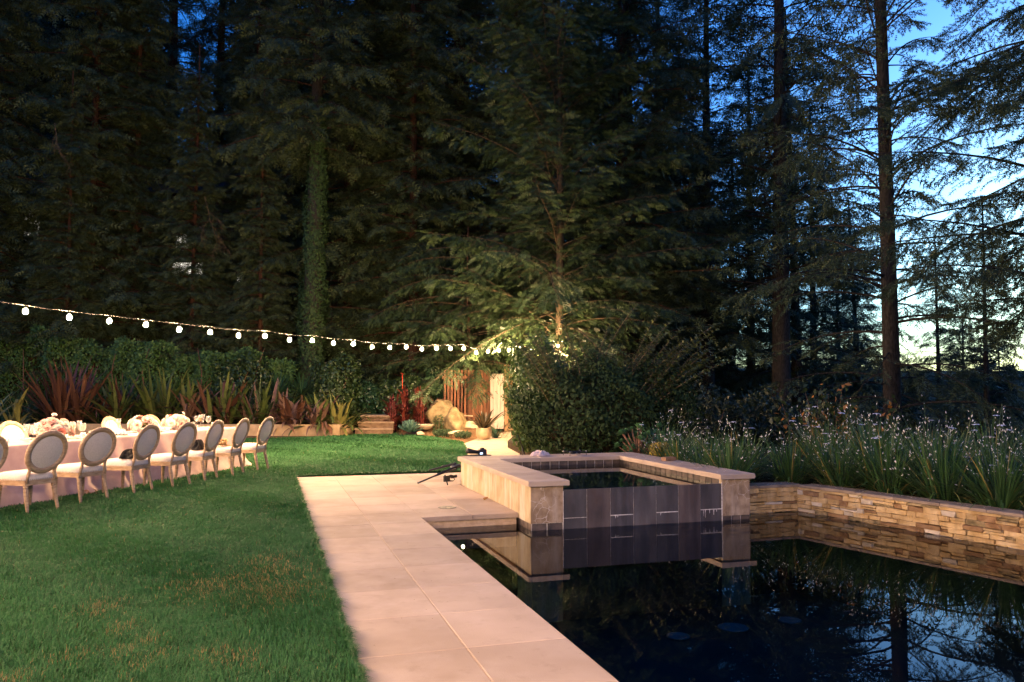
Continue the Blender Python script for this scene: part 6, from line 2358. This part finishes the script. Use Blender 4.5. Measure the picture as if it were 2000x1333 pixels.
# low boughs by the gate, close to the bulbs
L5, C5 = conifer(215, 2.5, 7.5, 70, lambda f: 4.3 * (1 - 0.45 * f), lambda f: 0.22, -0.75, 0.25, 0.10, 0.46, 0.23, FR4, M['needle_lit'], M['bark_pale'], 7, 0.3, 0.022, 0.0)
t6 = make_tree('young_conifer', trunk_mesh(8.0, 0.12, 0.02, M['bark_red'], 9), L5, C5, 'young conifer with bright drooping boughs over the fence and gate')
place(t6, 918, 29.2, -0.1, 0.0, 1.0)
t7 = copy_tree(t6)
place(t7, 1010, 29.6, 0.5, 2.4, 0.95, (0, 0), 'smaller young conifer with glowing boughs just above the gate')

# trunk wrapped in ivy
iv = empty('ivy_column', P(606, 30, 0.0), 0, 'tall trunk wrapped in green ivy like a column', 'tree')
iv.rotation_euler = (0, R(0.8), 0)
iv_t = trunk_mesh(25, 0.44, 0.05, M['bark_fir'], 11)
link('trunk', iv_t, iv)
live_l, live_c = conifer(221, 10.6, 24, 130, lambda f: 3.4 * (1 - 0.6 * f), lambda f: 0.15, -0.7, 0.1, 0.13, 0.58, 0.42, FR3, M['needle_red'], M['bark_red'], 6, 0.28, 0.03, 0.05, tip_up=0.5)
link('limbs', live_l, iv)
link('crown', live_c, iv)
rs = np.random.RandomState(66)
N = 17000
zz = rs.uniform(0, 12.6, N)
an = rs.uniform(0, 2 * PI, N)
rr = (0.56 - 0.022 * zz) * (1 + 0.16 * np.sin(zz * 1.7 + an * 2) + 0.09 * np.sin(zz * 4.3 + an * 3)) + rs.uniform(-0.04, 0.05, N) + 0.35 * (rs.uniform(0, 1, N) > 0.985)
pos = np.stack([rr * np.cos(an), rr * np.sin(an), zz], -1)
out = np.stack([np.cos(an), np.sin(an), 0.15 + 0 * an], -1)
M['ivy'] = leafmat('ivy_leaf', (0.016, 0.036, 0.012), (0.042, 0.078, 0.026), 0.6, 0.1, 0.15)
link('ivy', leaf_cloud('ivy', M['ivy'], pos, out, 0.10, rs, 0.9, 0.35, 0.3), iv)


# bare twig sprays hanging in the dark on the left
def dead_spray(px, d, py, seed, size, label):
    rg = random.Random(seed)
    mb = MB()
    def grow(p, dirv, L, r, depth):
        pts_ = [p]
        dv = dirv
        q = p
        for j in range(6):
            dv = (dv + Vector((rg.gauss(0, 0.14), rg.gauss(0, 0.14), -0.10 + rg.gauss(0, 0.1)))).normalized()
            q = q + dv * L / 6
            pts_.append(q)
            if depth > 0 and j >= 1:
                for s_ in range(1 if depth > 1 else 2):
                    nd = (dv + Vector((rg.gauss(0, 0.7), rg.gauss(0, 0.4), rg.gauss(-0.1, 0.4)))).normalized()
                    grow(q, nd, L * rg.uniform(0.3, 0.55), r * 0.55, depth - 1)
        mb.tube(pts_, list(np.linspace(r, r * 0.5, 7)), 4, False)
    grow(Vector((0, 0, 0)), Vector((0.25, -0.1, -0.9)).normalized(), size, 0.014, 2)
    p = P(px, d, Zat(py, d))
    o = mb.build('dead_branch', M['bark_pale'], None, False, p, (0, 0, -YAW))
    return tag(o, label, 'branch')


dead_spray(392, 28.6, 380, 4, 1.7, 'bare pale twigs hanging in the dark right of the lit house windows')
dead_spray(90, 28.0, 232, 6, 1.2, 'bare reddish twigs hanging at upper left')
